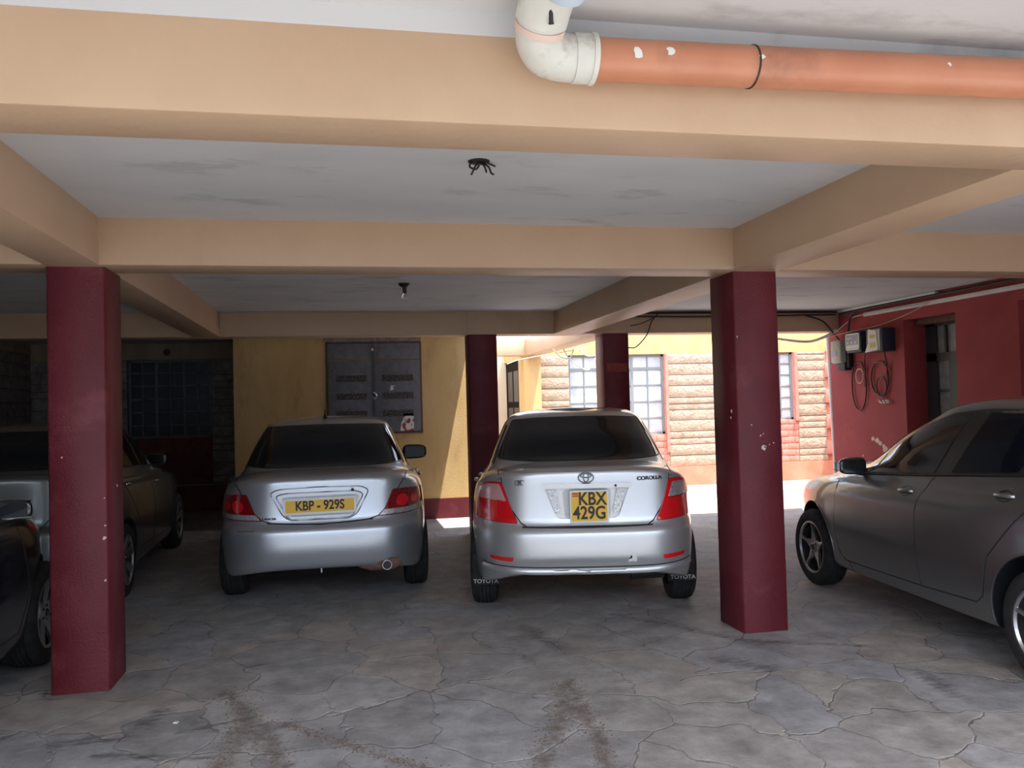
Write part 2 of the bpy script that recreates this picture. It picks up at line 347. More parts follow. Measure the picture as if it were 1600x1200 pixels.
# ------------------------------------------------------------------ ceiling and beams
bm = bmesh.new(); box(bm, -5.3, 6.9, 2.36, 9.75, ZC, 3.1); box(bm, -5.3, 1.75, 9.75, 15.6, ZC, 3.1); box(bm, -5.3, 6.9, 0.9, 2.36, ZO, 3.1)
struct('ceiling', bm, MT['ceil'], label='white painted concrete ceiling slab')
beams = [  # x0,x1,y0,y1,z0,z1
    (-5.3, 6.9, 2.361, 2.612, ZB, 2.70),
    (-5.3, 6.9, 4.8415, 5.1355, ZB, ZC+.02),
    (-4.7, 6.2, 9.397, 9.70, ZB, ZC+.02),
    (-1.565, -1.285, 2.612, 9.4, ZB-.001, ZC+.02),
    (2.463, 2.80, 2.612, 9.4, ZB-.001, ZC+.02),
    (3.02, 3.32, 9.70, 13.6, ZB-.002, ZC+.02),
    (1.2, 3.1, 13.45, 13.7, ZB-.003, ZC+.02),
]
for i, b in enumerate(beams):
    bm = bmesh.new(); box(bm, *b, bev=0.006)
    struct('trim_%d' % (i+1), bm, MT['cream'], sm=40, label='cream painted concrete ceiling beam')
bm = bmesh.new(); box(bm, 1.43, 1.78, 9.385, 9.40, ZB, ZC); struct('trim_8', bm, MT['cream'], label='shallow cream pad on the beam above the far pillar')

# ------------------------------------------------------------------ pillars
def pillar(x0, x1, y0, y1, label, chips=(), extra=None):
    bm = bmesh.new()
    nz = 40; rnd = random.Random(int(x0*100)); 
    rings = []
    bev = .012
    prof = [(x0+bev, y0), (x1-bev, y0), (x1, y0+bev), (x1, y1-bev), (x1-bev, y1), (x0+bev, y1), (x0, y1-bev), (x0, y0+bev)]
    for k in range(nz+1):
        z = ZB*k/nz; j = .0008
        rings.append([bm.verts.new((p[0]+rnd.uniform(-j, j), p[1]+rnd.uniform(-j, j), z)) for p in prof])
    for k in range(nz):
        for i in range(8): bm.faces.new((rings[k][i], rings[k][(i+1) % 8], rings[k+1][(i+1) % 8], rings[k+1][i]))
    bm.faces.new(rings[0][::-1]); bm.faces.new(rings[-1])
    o = obj('support_pillar', bm, MT['red'], sm=50); tag(o, label, 'pillar')
    bm = bmesh.new(); n = 0
    for (cx, cz, r, face) in chips:
        k = 9; ring = []
        for a in range(k):
            rr = r*rnd.uniform(.5, 1.15); u, v = math.cos(2*PI*a/k)*rr, math.sin(2*PI*a/k)*rr
            ring.append((cx+u, cz+v))
        if face == 'f': prism(bm, ring, 'y', y0-.0035, y0+.002)
        elif face == 'r': prism(bm, ring, 'x', x1-.002, x1+.0035)
        else: prism(bm, ring, 'x', x0-.0035, x0+.002)
        n += 1
    if n: c = obj('paint_chip', bm, MT['chip'], o)
    else: bm.free()
    return o
pillar(-1.571, -1.273, 4.901, 5.25, 'dark red square pillar at the left, beside the black car',
       [(-1.2905, .83, .010, 'f'), (-1.286, .9, .005, 'f'), (-1.288, .6, .007, 'f'), (-1.288, 1.05, .004, 'f'), (-1.50, 1.28, .005, 'f'), (5.1, 1.1, .008, 'r')])
pillar(2.484, 2.794, 4.901, 5.25, 'dark red square pillar between the lettered silver saloon and the bronze grey car',
       [(2.66, 1.18, .018, 'f'), (2.672, 1.185, .012, 'f'), (2.64, 1.26, .006, 'f'), (2.66, 1.27, .005, 'f'), (2.73, 1.21, .005, 'f'), (2.70, 1.20, .004, 'f'), (2.58, 1.33, .005, 'f'), (4.98, 1.42, .012, 'l'), (4.99, 1.38, .008, 'l'), (2.50, 1.9, .006, 'f')])
pillar(1.44, 1.775, 9.40, 9.68, 'narrow dark red pillar behind the gap between the two silver saloons')
p4 = pillar(3.07, 3.385, 9.40, 9.74, 'far dark red pillar with a faded stencil panel, behind the lettered saloon roof')
bm = bmesh.new(); box(bm, 3.10, 3.355, 9.397, 9.402, 1.86, 1.965)
obj('faded_panel', bm, noisy('faded_stencil', (0.24, 0.035, 0.035), (0.30, 0.10, 0.06), 40, .8, .1, 60), p4)

# ------------------------------------------------------------------ walls
def courses(name, x0, x1, z0, z1, y, hs, mt_stone, mt_mortar, axis='y', bl=(1.3, 2.4), depth=.018, seed=3, parent=None, label=None, gap=.012):
    """coursed stone facing; axis 'y' faces -Y at y; axis 'x' faces +X at x=y (x0,x1 then run along y)"""
    rnd = random.Random(seed); bm = bmesh.new()
    if axis == 'y': box(bm, x0, x1, y, y+.2, z0, z1, mat=1)
    else: box(bm, y-.2, y, x0, x1, z0, z1, mat=1)
    z = z0; k = 0
    while z < z1-.02:
        h = min(hs[k % len(hs)], z1-z); k += 1; x = x0
        if z1-z-h < .03: h = z1-z
        while x < x1-.001:
            wd = rnd.uniform(*bl); wd = min(wd, x1-x)
            if x1-x-wd < .12: wd = x1-x
            d = depth*rnd.uniform(.6, 1)
            a = (x+gap/2, x+wd-gap/2)
            if axis == 'y': box(bm, a[0], a[1], y-d, y+.01, z+gap/2, z+h-gap/2, bev=.006)
            else: box(bm, y-.01, y+d, a[0], a[1], z+gap/2, z+h-gap/2, bev=.006)
            x += wd
        z += h
    return struct(name, bm, [mt_stone, mt_mortar], parent, 40, label)
HS = [.20, .19, .11, .12, .20, .18, .11, .11, .21, .19]
YF = 13.7
# far bright stone wall
wf = courses('wall_far', 3.29, 3.83, .33, 2.33, YF, HS, MT['stone'], MT['mortar'], seed=5, label='pale coursed stone wall across the courtyard')
courses('stone_panel', 5.63, 7.15, .33, 2.33, YF, HS, MT['stone'], MT['mortar'], seed=9, parent=wf)
courses('stone_panel', 8.14, 8.72, .33, 2.33, YF, HS[2:], MT['stone'], MT['mortar'], seed=11, bl=(.6, .9), parent=wf)
bm = bmesh.new(); box(bm, 3.29, 9.3, YF+.0, YF+.25, 2.33, 3.2); obj('plaster_band', bm, MT['yellow'], wf)
bm = bmesh.new(); box(bm, 3.29, 9.3, YF-.05, YF+.2, 0, .33); obj('plinth', bm, MT['pinkplinth'], wf)
bm = bmesh.new()
box(bm, 8.72, 9.3, YF+.02, YF+.2, .33, 2.33, mat=0)
for k in range(4): box(bm, 8.70, 8.93, YF-.04, YF+.05, .45+.47*k, .70+.47*k, .006)
obj('quoin', bm, MT['brickpink'], wf, 40)
bm = bmesh.new(); box(bm, 9.2, 9.4, 9.7, YF+.2, 0, 3.2); struct('wall_courtyard', bm, MT['pinkplinth'], label='pink courtyard side wall')
bm = bmesh.new(); box(bm, 6.2, 9.3, 9.40, 9.6, 0, 3.2); struct('wall_return', bm, MT['redwall'])
def brickpanel(x0, x1, z0, z1, y, m, parent, bw=.26, bh=.115):
    bm = bmesh.new(); box(bm, x0, x1, y+.01, y+.1, z0, z1); z = z0; r = 0
    while z < z1-.02:
        x = x0 - (bw/2 if r % 2 else 0); h = min(bh, z1-z)
        while x < x1:
            a, b = max(x, x0), min(x+bw, x1)
            if b-a > .03: box(bm, a+.003, b-.003, y-random.uniform(.004, .010), y+.02, z+.003, z+h-.003, .003)
            x += bw
        z += bh; r += 1
    return obj('painted_block_panel', bm, m, parent, 40)
brickpanel(7.15, 8.14, .33, 1.10, YF, MT['brickpink'], wf)
brickpanel(3.83, 5.63, .33, 0.92, YF, MT['brickpink'], wf)
# yellow return with panel door, beige wall behind
bm = bmesh.new(); box(bm, 3.0, 3.29, YF-.2, YF+.1, 0, ZC); box(bm, 3.0, 3.1, YF+.1, YF+.25, 0, ZC); box(bm, 3.0, 3.1, YF+.25, 15.2, 2.28, ZC)
struct('wall_passage', bm, MT['yellow'], label='yellow plastered end of the passage wall')
bm = bmesh.new(); box(bm, 0.5, 3.1, 15.2, 15.4, 0, ZC); struct('wall_passage_end', bm, MT['beige'], label='beige wall at the end of the passage')
d3 = thing('door_3', 'narrow dark panelled door in the yellow passage wall', None, (0, 0, 0), kind='structure')
bm = bmesh.new(); box(bm, 3.03, 3.07, YF+.25, 15.2, 0, 2.28); obj('door_leaf', bm, base_mat('dark_brown_door', (0.010, 0.007, 0.006), 0.9, spec=0.1), d3)
bm = bmesh.new()
for yy in (14.05, 14.55):
    for zz in (.2, .9, 1.55): box(bm, 3.012, 3.035, yy, yy+.4, zz, zz+.55, .008)
obj('raised_panel', bm, MT['black'], d3)
# windows
def window(name, x0, x1, z0, z1, y, cols, rows, fm, pm, thick=(), toprow=None, label=None, reveal=None):
    w_ = thing(name, label, None, (0, 0, 0), kind='structure')
    bm = bmesh.new(); t = .018; f = .04
    box(bm, x0, x0+f, y+.0, y+.05, z0, z1); box(bm, x1-f, x1, y, y+.05, z0, z1); box(bm, x0, x1, y, y+.05, z0, z0+f); box(bm, x0, x1, y, y+.05, z1-f, z1)
    for i in range(1, cols):
        x = x0+(x1-x0)*i/cols; tt = .022 if i in thick else t/2
        box(bm, x-tt, x+tt, y+.005, y+.045, z0, z1)
    zt = z1 if toprow is None else z1-toprow
    if toprow: box(bm, x0, x1, y+.003, y+.047, zt-.022, zt+.022)
    for i in range(1, rows):
        z = z0+(zt-z0)*i/rows; box(bm, x0, x1, y+.006, y+.044, z-t/2, z+t/2)
    obj('window_frame', bm, fm, w_)
    bm = bmesh.new(); box(bm, x0+.01, x1-.01, y+.03, y+.038, z0+.01, z1-.01); obj('pane', bm, pm, w_)
    return w_
window('window_1', 3.83, 5.58, 0.92, 2.33, YF+.06, 6, 4, MT['frame'], MT['pane'], (2, 4), .25, 'grey steel casement window in the pale stone wall, behind the far pillar')
window('window_2', 7.15, 8.08, 1.10, 2.33, YF+.06, 4, 6, MT['frame'], MT['pane'], (2,), None, 'steel grid window beside the pink quoins')
bm = bmesh.new(); box(bm, 5.58, 5.63, YF-.045, YF+.1, .6, 2.33); box(bm, 8.08, 8.14, YF-.045, YF+.1, 1.08, 2.33); obj('window_surround', bm, MT['brickpink'], wf)
# left back wall
YL = 13.5
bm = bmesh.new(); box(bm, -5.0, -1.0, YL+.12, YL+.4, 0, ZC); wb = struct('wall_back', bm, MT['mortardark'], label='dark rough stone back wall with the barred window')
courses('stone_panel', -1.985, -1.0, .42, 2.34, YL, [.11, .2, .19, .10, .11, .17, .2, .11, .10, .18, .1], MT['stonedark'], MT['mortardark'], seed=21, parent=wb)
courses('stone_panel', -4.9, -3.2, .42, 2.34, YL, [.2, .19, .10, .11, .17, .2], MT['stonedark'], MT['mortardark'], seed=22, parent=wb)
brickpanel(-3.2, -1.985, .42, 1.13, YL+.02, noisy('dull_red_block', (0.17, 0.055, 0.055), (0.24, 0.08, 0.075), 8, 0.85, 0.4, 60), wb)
bm = bmesh.new(); box(bm, -4.9, -1.0, YL-.03, YL+.15, 2.34, ZC); obj('concrete_lintel', bm, MT['lintel'], wb)
bm = bmesh.new(); lathe(bm, [(YL-.034, .055), (YL-.02, .055)], 'y', 16, center=(-2.62, 0, 2.45)); obj('vent_hole', bm, MT['black'], wb)
bm = bmesh.new(); box(bm, -4.9, -1.0, YL-.14, YL+.12, 0, .40); obj('ledge', bm, noisy('dark_red_plinth', (0.14, 0.03, 0.028), (0.2, 0.05, 0.04), 4, .8, .2, 40), wb)
bm = bmesh.new(); box(bm, -4.9, -1.0, YL-.15, YL+.10, .40, .42); obj('ledge_cap', bm, MT['lintel'], wb)
window('window_3', -3.2, -1.985, 1.13, 2.34, YL+.06, 6, 6, MT['steelgrey'], MT['panedark'], (2, 4), None, 'dark steel grid window in the left back wall')
bm = bmesh.new()
for a in (0, 1): 
    x = -2.39+.2*a
    for q in ((x, x+.19, 1.94, 1.95), (x, x+.19, 1.76, 1.77), (x, x+.01, 1.76, 1.95), (x+.18, x+.19, 1.76, 1.95)): box(bm, q[0], q[1], YL+.045, YL+.06, q[2], q[3])
wv = obj('vent_sash', bm, MT['frame'], wb)
# left wall
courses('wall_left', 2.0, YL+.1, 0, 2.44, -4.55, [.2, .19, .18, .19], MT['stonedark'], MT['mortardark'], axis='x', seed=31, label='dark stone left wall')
bm = bmesh.new(); box(bm, -4.75, -4.53, 2.0, YL+.1, 2.44, ZC); struct('trim_9', bm, MT['lintel'])
bm = bmesh.new(); box(bm, -5.3, -4.75, -1.1, 15, 0, ZC); struct('wall_left_outer', bm, MT['mortardark'])
# yellow kiosk wall
YK = 11.1
bm = bmesh.new(); box(bm, -1.36, 1.72, YK, YK+.25, 0, ZC); box(bm, -1.36, -1.2, YK+.25, YL, 0, ZC)
wk = struct('wall_center', bm, MT['yellow'], label='mottled yellow plaster wall with the metal shutters')
bm = bmesh.new(); box(bm, 1.58, 1.72, YK+.25, 15.2, 0, ZC); struct('wall_passage_left', bm, MT['beige'])
bm = bmesh.new(); box(bm, -1.36, 1.73, YK-.012, YK+.2, 0, .27); struct('baseboard_center', bm, MT['red'], label='dark red painted band at the foot of the yellow wall')
d1 = thing('door_1', 'grey steel double shutter with three rows of slots', None, (0, 0, 0), kind='structure')
dx0, dx1, dz0, dz1 = -.185, 1.04, 1.18, 2.39
bm = bmesh.new(); box(bm, dx0-.02, dx1+.015, YK-.02, YK+.02, dz0-.02, dz0+.01); box(bm, dx0-.02, dx0+.01, YK-.02, YK+.02, dz0, dz1); box(bm, dx1-.012, dx1+.015, YK-.02, YK+.02, dz0, dz1); box(bm, dx0, dx1, YK-.02, YK+.02, dz1-.02, dz1)
obj('shutter_frame', bm, MT['rust'], d1)
mid = .42; zt = 2.145
for a, b in ((dx0+.012, mid-.008), (mid+.008, dx1-.014)):
    bm = bmesh.new(); box(bm, a, b, YK-.03, YK-.005, dz0+.012, zt-.008, .004)
    lf = obj('shutter_leaf', bm, MT['steelgrey'], d1, 40)
    bm = bmesh.new(); box(bm, a, b, YK-.03, YK-.005, zt+.008, dz1-.022, .004); obj('transom_panel', bm, MT['steelgrey'], d1, 40)
    for k in range(3):
        bm = bmesh.new(); zz = 1.39+.235*k; box(bm, a+.10, b-.09, YK-.034, YK-.028, zz, zz+.085, .002); obj('slot', bm, MT['slot'], lf)
    if a > 0:
        bm = bmesh.new(); pts = [(.75, 1.195), (.93, 1.19), (.935, 1.30), (.91, 1.33), (.94, 1.38), (.92, 1.42), (.80, 1.425), (.79, 1.34), (.765, 1.30)]
        prism(bm, pts, 'y', YK-.034, YK-.029); obj('torn_poster', bm, noisy('torn_paper', (0.75, 0.74, 0.72), (0.30, 0.06, 0.05), 14, .7, 0, contrast=(.5, .58)), lf)
        bm = bmesh.new(); prism(bm, [(.63, 1.735), (.68, 1.75), (.66, 1.78), (.70, 1.80), (.64, 1.80)], 'y', YK-.034, YK-.029); obj('paper_scrap', bm, MT['label'], lf)
bm = bmesh.new(); box(bm, mid-.012, mid+.012, YK-.045, YK-.03, dz0, dz1-.03); obj('center_bar', bm, MT['framedark'], d1)
bm = bmesh.new(); tube(bm, catmull([(mid-.035, YK-.05, 1.665), (mid, YK-.06, 1.63), (mid+.03, YK-.05, 1.67), (mid+.01, YK-.05, 1.70), (mid-.01, YK-.05, 1.72)]), .009); box(bm, mid-.03, mid-.0, YK-.06, YK-.04, 2.265, 2.30, .004)
obj('padlock_chain', bm, MT['alloy'], d1)
bm = bmesh.new(); box(bm, dx0-.04, dx1+.01, YK-.03, YK+.02, dz1, dz1+.065, .006); obj('rough_lintel', bm, MT['stonedark'], d1)
bm = bmesh.new(); 
# right red wall x = 6.2
XR = 6.2
bm = bmesh.new()
box(bm, XR, XR+.5, 8.18, 9.401, 0, ZC); box(bm, XR, XR+.5, 7.38, 8.18, 2.335, ZC); box(bm, XR, XR+.5, 6.57, 7.38, 0, ZC); box(bm, XR, XR+.5, 5.7, 6.57, 2.345, ZC); box(bm, XR, XR+.5, 2.0, 5.7, 0, ZC)
wr = struct('wall_right', bm, MT['redwall'], label='red painted right wall carrying the meters')
bm = bmesh.new(); rr = random.Random(4)
for (yy, zz, r) in tuple((q[0], q[1], q[2]*1.25) for q in ((9.42-.62, .98, .03), (8.72, .96, .035), (8.66, .93, .03), (8.60, .90, .03), (8.56, .86, .045), (8.50, .80, .04), (8.47, .86, .04), (8.44, .74, .03), (9.0, .77, .012), (9.02, .42, .04), (9.03, .48, .025), (9.06, .36, .03), (9.2, .6, .01))):
    k = 8; prism(bm, [(yy+math.cos(2*PI*a/k)*r*rr.uniform(.6, 1.1), zz+math.sin(2*PI*a/k)*r*rr.uniform(.5, 1)) for a in range(k)], 'x', XR-.003, XR+.002)
obj('peeled_paint', bm, MT['chip'], wr)
d2 = thing('door_2', 'dark green glazed double door in the red wall', None, (0, 0, 0), kind='structure')
xd = XR+.28
bm = bmesh.new(); y0, y1 = 7.38, 8.18
box(bm, xd, xd+.05, y0, y0+.07, 0, 2.335); box(bm, xd, xd+.05, y1-.16, y1, 0, 2.335); box(bm, xd, xd+.05, y0, y1, 2.25, 2.335); box(bm, xd, xd+.05, y0, y1, 1.86, 1.95); box(bm, xd, xd+.05, y0, y1, 0, .75)
box(bm, xd-.01, xd+.05, 7.68, 7.82, 0, 1.86)
for z in (1.2, 1.53): box(bm, xd+.005, xd+.045, y0, y1, z-.015, z+.015)
for y in (7.62, 7.88): box(bm, xd+.005, xd+.045, y-.015, y+.015, 1.95, 2.25)
obj('door_frame', bm, MT['greendoor'], d2)
bm = bmesh.new(); box(bm, xd+.03, xd+.04, y0+.05, y1-.1, .75, 2.25); obj('glazing', bm, MT['panemid'], d2)
bm = bmesh.new(); box(bm, xd-.16, xd-.01, y0+.1, y1-.03, 2.27, 2.335, .01); obj('door_hood', bm, MT['rust'], d2)
bm = bmesh.new(); box(bm, XR+.3, XR+.36, 5.7, 6.57, 0, 2.345); d4 = struct('door_4', bm, MT['greendoor'], label='dark recessed doorway at the right edge')

# ------------------------------------------------------------------ services: pipes, cables, meters, lamps
dp = thing('drain_pipe', 'orange drain pipe with white elbow running along the front beam', 'pipe', (0.62, 2.29, 2.5))
def loc(p): return Vector(p)-Vector((0.62, 2.29, 2.5))
bm = bmesh.new(); tube(bm, [loc((.70, 2.285, 2.503)), loc((1.4, 2.285, 2.512)), loc((6.5, 2.285, 2.60))], .062, 32); obj('pipe', bm, MT['pipe'], dp, 40)
for x, th0, s in ((.855, -.02, .020), (.955, .16, .013), (1.245, .08, .011), (1.885, .22, .009)):
    bm = bmesh.new(); zc_ = 2.503+(x-.7)*.0129; vs = []
    for k in range(9):
        rr_ = s*random.uniform(.5, 1.25); u = x+math.cos(k*2*PI/9)*rr_; th = th0 + math.sin(k*2*PI/9)*rr_/.062
        vs.append(bm.verts.new(loc((u, 2.285-.0634*math.cos(th), zc_+.0634*math.sin(th)))))
    bm.faces.new(vs); obj('peeled_spot', bm, MT['label'], dp)
bm = bmesh.new(); tube(bm, [loc((1.238, 2.285, 2.510)), loc((1.243, 2.285, 2.510))], .0645, 32); obj('joint_ring', bm, MT['cable'], dp, 40)
bm = bmesh.new(); tube(bm, [loc((.675, 2.285, 2.503)), loc((.73, 2.285, 2.504))], .071, 32); tube(bm, [loc((.725, 2.285, 2.504)), loc((.74, 2.285, 2.504))], .074, 32); obj('collar', bm, MT['pvc'], dp, 40)
bm = bmesh.new(); path = [(.69, 2.285, 2.503), (.64, 2.283, 2.503), (.595, 2.27, 2.508), (.568, 2.24, 2.53), (.562, 2.205, 2.555), (.565, 2.17, 2.585)]
tube(bm, [loc(p) for p in catmull(path, 6)], .067, 28); obj('elbow', bm, MT['pvc'], dp, 40)
bm = bmesh.new(); tube(bm, [loc((.562, 2.215, 2.548)), loc((.563, 2.20, 2.56))], .072, 28); obj('rubber_ring', bm, MT['chip'], dp, 40)
bm = bmesh.new(); tube(bm, [loc((.563, 2.195, 2.563)), loc((.567, 2.165, 2.59)), loc((.575, 2.10, 2.63)), loc((.58, 2.06, 2.66))], .074, 28); obj('socket', bm, MT['pvc'], dp, 40)
bm = bmesh.new(); tube(bm, [loc((.60, 2.08, 2.585)), loc((.60, 2.05, 2.60)), loc((.60, 1.98, 2.66))], [.055, .062, .066], 28); obj('end_cap', bm, MT['bluepvc'], dp, 40)
bm = bmesh.new(); tube(bm, [loc(p) for p in catmull([(.52, 2.1, 2.62), (.545, 2.075, 2.585), (.565, 2.10, 2.55), (.572, 2.12, 2.52)], 5)], [.006]*15+[.008], 8); obj('black_sealant', bm, MT['cable'], dp, 40)

lw = thing('ceiling_wires', 'bunch of bare black wires hanging from the ceiling hole', 'wires', (.618, 3.593, ZC))
bm = bmesh.new(); lathe(bm, [(-.004, .045), (0, .05)], 'z', 18); obj('junction_plate', bm, MT['cable'], lw)
for pl in ([(-.03, 0, 0), (-.045, -.02, -.03), (-.02, -.03, -.045), (0, 0, -.02)], [(0, 0, 0), (-.02, -.02, -.03), (-.035, -.03, -.06), (-.04, -.03, -.07)],
           [(0, 0, 0), (.02, -.02, -.025), (.03, -.02, -.055)], [(.01, 0, 0), (.04, -.02, -.03), (.05, -.02, -.055), (.06, -.03, -.065)], [(.02, 0, 0), (.05, 0, -.01), (.075, 0, -.02)]):
    bm = bmesh.new(); tube(bm, catmull(pl, 5), .0045, 7); obj('wire', bm, MT['cable'], lw, 50)
lb = thing('bulb_holder', 'bare glass bulb in a black holder under the ceiling', 'light bulb', (.556, 7.231, ZC))
bm = bmesh.new(); lathe(bm, [(0, .055), (-.02, .045), (-.035, .02), (-.06, .018), (-.085, .02)], 'z', 20); obj('lamp_holder', bm, MT['black'], lb, 40)
bm = bmesh.new(); lathe(bm, [(-.08, .014), (-.10, .022), (-.12, .030), (-.135, .031), (-.15, .024), (-.158, .01)], 'z', 20); obj('bulb', bm, MT['glassbulb'], lb, 60)

def cable(name, pts, r, m, label, cat, group=None, n=6):
    bm = bmesh.new(); tube(bm, catmull(pts, n), r, 8); o = obj(name, bm, m, None, 50); return tag(o, label, cat, group)
cable('ceiling_conduit', [(2.85, 9.36, 2.56), (4.2, 9.37, 2.565), (6.15, 9.36, 2.565)], .012, MT['cable'], 'black conduit along the top of the far cream beam', 'cable')
cable('ceiling_conduit', [(2.85, 9.35, 2.53), (4.2, 9.36, 2.515), (6.12, 9.35, 2.53)], .009, MT['cable'], 'thin sagging black cable under the conduit on the far beam', 'cable')
cable('drop_cable', [(3.75, 9.36, 2.55), (3.66, 9.35, 2.45), (3.6, 9.35, 2.3), (3.48, 9.4, 2.16), (3.38, 9.4, 2.15)], .007, MT['cable'], 'black cable curling down the beam beside the far pillar', 'cable')
cable('drop_cable', [(3.72, 9.36, 2.52), (3.55, 9.36, 2.44), (3.4, 9.37, 2.41)], .005, MT['cable'], 'short black cable branching towards the far pillar top', 'cable')
cable('wall_cable', [(6.15, 9.3, 2.52), (6.16, 9.1, 2.53), (6.16, 8.4, 2.54), (6.16, 5, 2.55), (6.16, 2.7, 2.56)], .014, MT['cable'], 'thick black cable along the top of the red wall', 'cable')
cable('drop_cable', [(6.16, 8.95, 2.53), (6.14, 9.07, 2.45), (6.15, 9.13, 2.3), (6.14, 9.14, 2.0), (6.14, 9.16, 1.85)], .012, MT['cable'], 'black cable dropping from the wall top behind the grey meter', 'cable')
cable('drop_cable', [(5.7, 9.37, 2.53), (5.95, 9.36, 2.45), (6.1, 9.35, 2.28), (6.14, 9.3, 2.2)], .010, MT['cable'], 'black cable bending off the beam to the grey meter', 'cable')
bm = bmesh.new(); box(bm, XR-.035, XR, 2.7, 8.85, 2.45, 2.495, .004); tag(obj('cable_trunking', bm, MT['whiteplastic'], None, 40), 'white cable trunking along the red wall', 'trunking')
bm = bmesh.new(); box(bm, XR-.05, XR, 7.6, 9.38, 2.555, 2.583, .003); tag(obj('cable_trunking', bm, MT['whiteplastic'], None, 40), 'white strip at the ceiling edge above the meters', 'trunking')
cable('thin_wire', [(6.1, 7.6, 2.47), (6.12, 8.0, 2.385), (6.13, 8.5, 2.315), (6.12, 9.0, 2.29), (6.0, 9.38, 2.24)], .004, MT['chip'], 'thin pink wire strung across the red wall above the meters', 'wire')
cable('thin_wire', [(6.05, 9.3, 2.28), (6.14, 9.1, 2.42), (6.15, 8.9, 2.47), (6.15, 7.7, 2.47)], .005, MT['pvc'], 'thin white wire from the trunking to the beam end', 'wire')
cable('fallen_trunking', [(4.9, 9.9, 2.36), (5.5, 9.75, 2.27), (5.85, 9.6, 2.21), (6.0, 9.45, 2.25), (6.15, 9.38, 2.34)], .017, MT['whiteplastic'], 'loose white conduit sagging below the beam by the courtyard corner', 'conduit')
# tilted white pipe at the corner of the red wall
pa, pb = ray_floor(1302, 520, 2.25), None
def ray_y(px, py, y):
    d = fwd*FPX + r2*(px-800) - u2*(py-600); t = y/d.y; return Vector((d.x*t, y, 1.5+d.z*t))
bm = bmesh.new(); A = ray_y(1294, 524, 9.7); B = ray_y(1305, 706, 9.7); C = B+(B-A)*.42
tube(bm, [A, B, C], .032, 16); tag(obj('leaning_pipe', bm, MT['whiteplastic'], None, 50), 'white plastic pipe leaning at the end of the red wall', 'pipe')
# tangled white wires below the yellow beam
for k, pl in enumerate(([(880, 545), (889, 560), (904, 572), (918, 578), (927, 568), (936, 545)], [(864, 545), (876, 558), (890, 559), (897, 545)], [(792, 569), (812, 562), (850, 555), (922, 543)], [(905, 546), (918, 556), (940, 553), (948, 545)])):
    cable('loose_wire', [ray_y(p[0], p[1], 11.5) for p in pl], .010 if k != 2 else .006, MT['whiteplastic'],
          ['white wire hanging in a deep loop over the courtyard window', 'small white wire loop left of the deep loop', 'straight white wire strung across the passage', 'short shallow white wire right of the deep loop'][k], 'wire')
# meters
mt = thing('electricity_meter', 'grey rounded electricity meter, leftmost on the red wall', 'electricity meter', (XR, 9.28, 2.0))
bm = bmesh.new(); box(bm, -.14, 0, -.10, .12, -.09, .20, .03); obj('case', bm, MT['meter'], mt, 40)
bm = bmesh.new(); box(bm, -.145, -.138, -.02, .08, 0, .07); obj('display', bm, MT['labelgrey'], mt)
bm = bmesh.new(); box(bm, -.10, 0, -.12, .05, -.18, -.09, .01); box(bm, -.07, 0, -.16, -.10, -.15, .12, .01); obj('terminal_block', bm, MT['black'], mt, 40)
m2 = thing('meter_box', 'dark box with a broad grey and white printed panel, middle on the red wall', 'meter box', (XR, 8.87, 2.0))
bm = bmesh.new(); box(bm, -.16, 0, -.14, .15, .02, .27, .008); obj('case', bm, MT['darkbox'], m2, 40)
bm = bmesh.new(); box(bm, -.168, -.16, -.12, .15, .05, .25); obj('printed_panel', bm, MT['labelgrey'], m2)
bm = bmesh.new(); box(bm, -.171, -.168, -.12, .15, .05, .065); box(bm, -.171, -.168, -.12, .15, .235, .25); box(bm, -.171, -.168, -.12, -.105, .05, .25); box(bm, -.171, -.168, .135, .15, .05, .25); box(bm, -.171, -.168, -.1, .13, .07, .11)
for k in range(3): box(bm, -.171, -.168, .09-.075*k, .12-.075*k, .125, .155)
box(bm, -.171, -.168, .02, .12, .19, .2); obj('white_print', bm, MT['label'], m2)
m3 = thing('meter_box', 'dark blue box with a peeling yellow and white label, rightmost on the red wall', 'meter box', (XR, 8.47, 2.0))
bm = bmesh.new(); box(bm, -.17, 0, -.15, .15, .0, .27, .008); obj('case', bm, MT['darkbox'], m3, 40)
bm = bmesh.new(); box(bm, -.176, -.168, -.11, .11, .02, .26); obj('cover', bm, MT['meter'], m3)
bm = bmesh.new(); prism(bm, [(-.08, .02), (.16, .0), (.10, .10), (.09, .27), (-.05, .24)], 'x', -.182, -.177); obj('peeling_label', bm, MT['label'], m3)
bm = bmesh.new(); box(bm, -.185, -.182, -.03, .06, .16, .20); box(bm, -.185, -.182, -.04, .06, .05, .11); obj('yellow_print', bm, MT['labelyellow'], m3)
def loop(yc, zc, ry, rz, x, r, m, label, extra=()):
    pts = [(x, yc+ry*math.sin(a*2*PI/16), zc+rz*math.cos(a*2*PI/16)) for a in range(1, 16)]
    pts = list(extra)+pts if extra else pts+[pts[0]]
    return cable('cable_coil', pts, r, m, label, 'cable', n=4)
loop(9.0, 1.62, .14, .30, XR-.02, .009, MT['redcable'], 'long dark cable loop hanging below the middle meter box')
loop(8.97, 1.74, .07, .09, XR-.03, .006, MT['chip'], 'small pink wire coil inside the long cable loop')
loop(8.60, 1.70, .16, .20, XR-.02, .010, MT['redcable'], 'round brown cable coil below the rightmost meter box')
loop(8.56, 1.60, .09, .12, XR-.03, .008, MT['redcable'], 'small brown coil within the round cable coil')
for y, z0, y1, z1 in ((8.80, 2.02, 8.88, 1.7), (8.42, 2.0, 8.46, 1.6), (8.38, 2.0, 8.44, 1.62), (8.72, 2.02, 8.74, 1.72)):
    pass
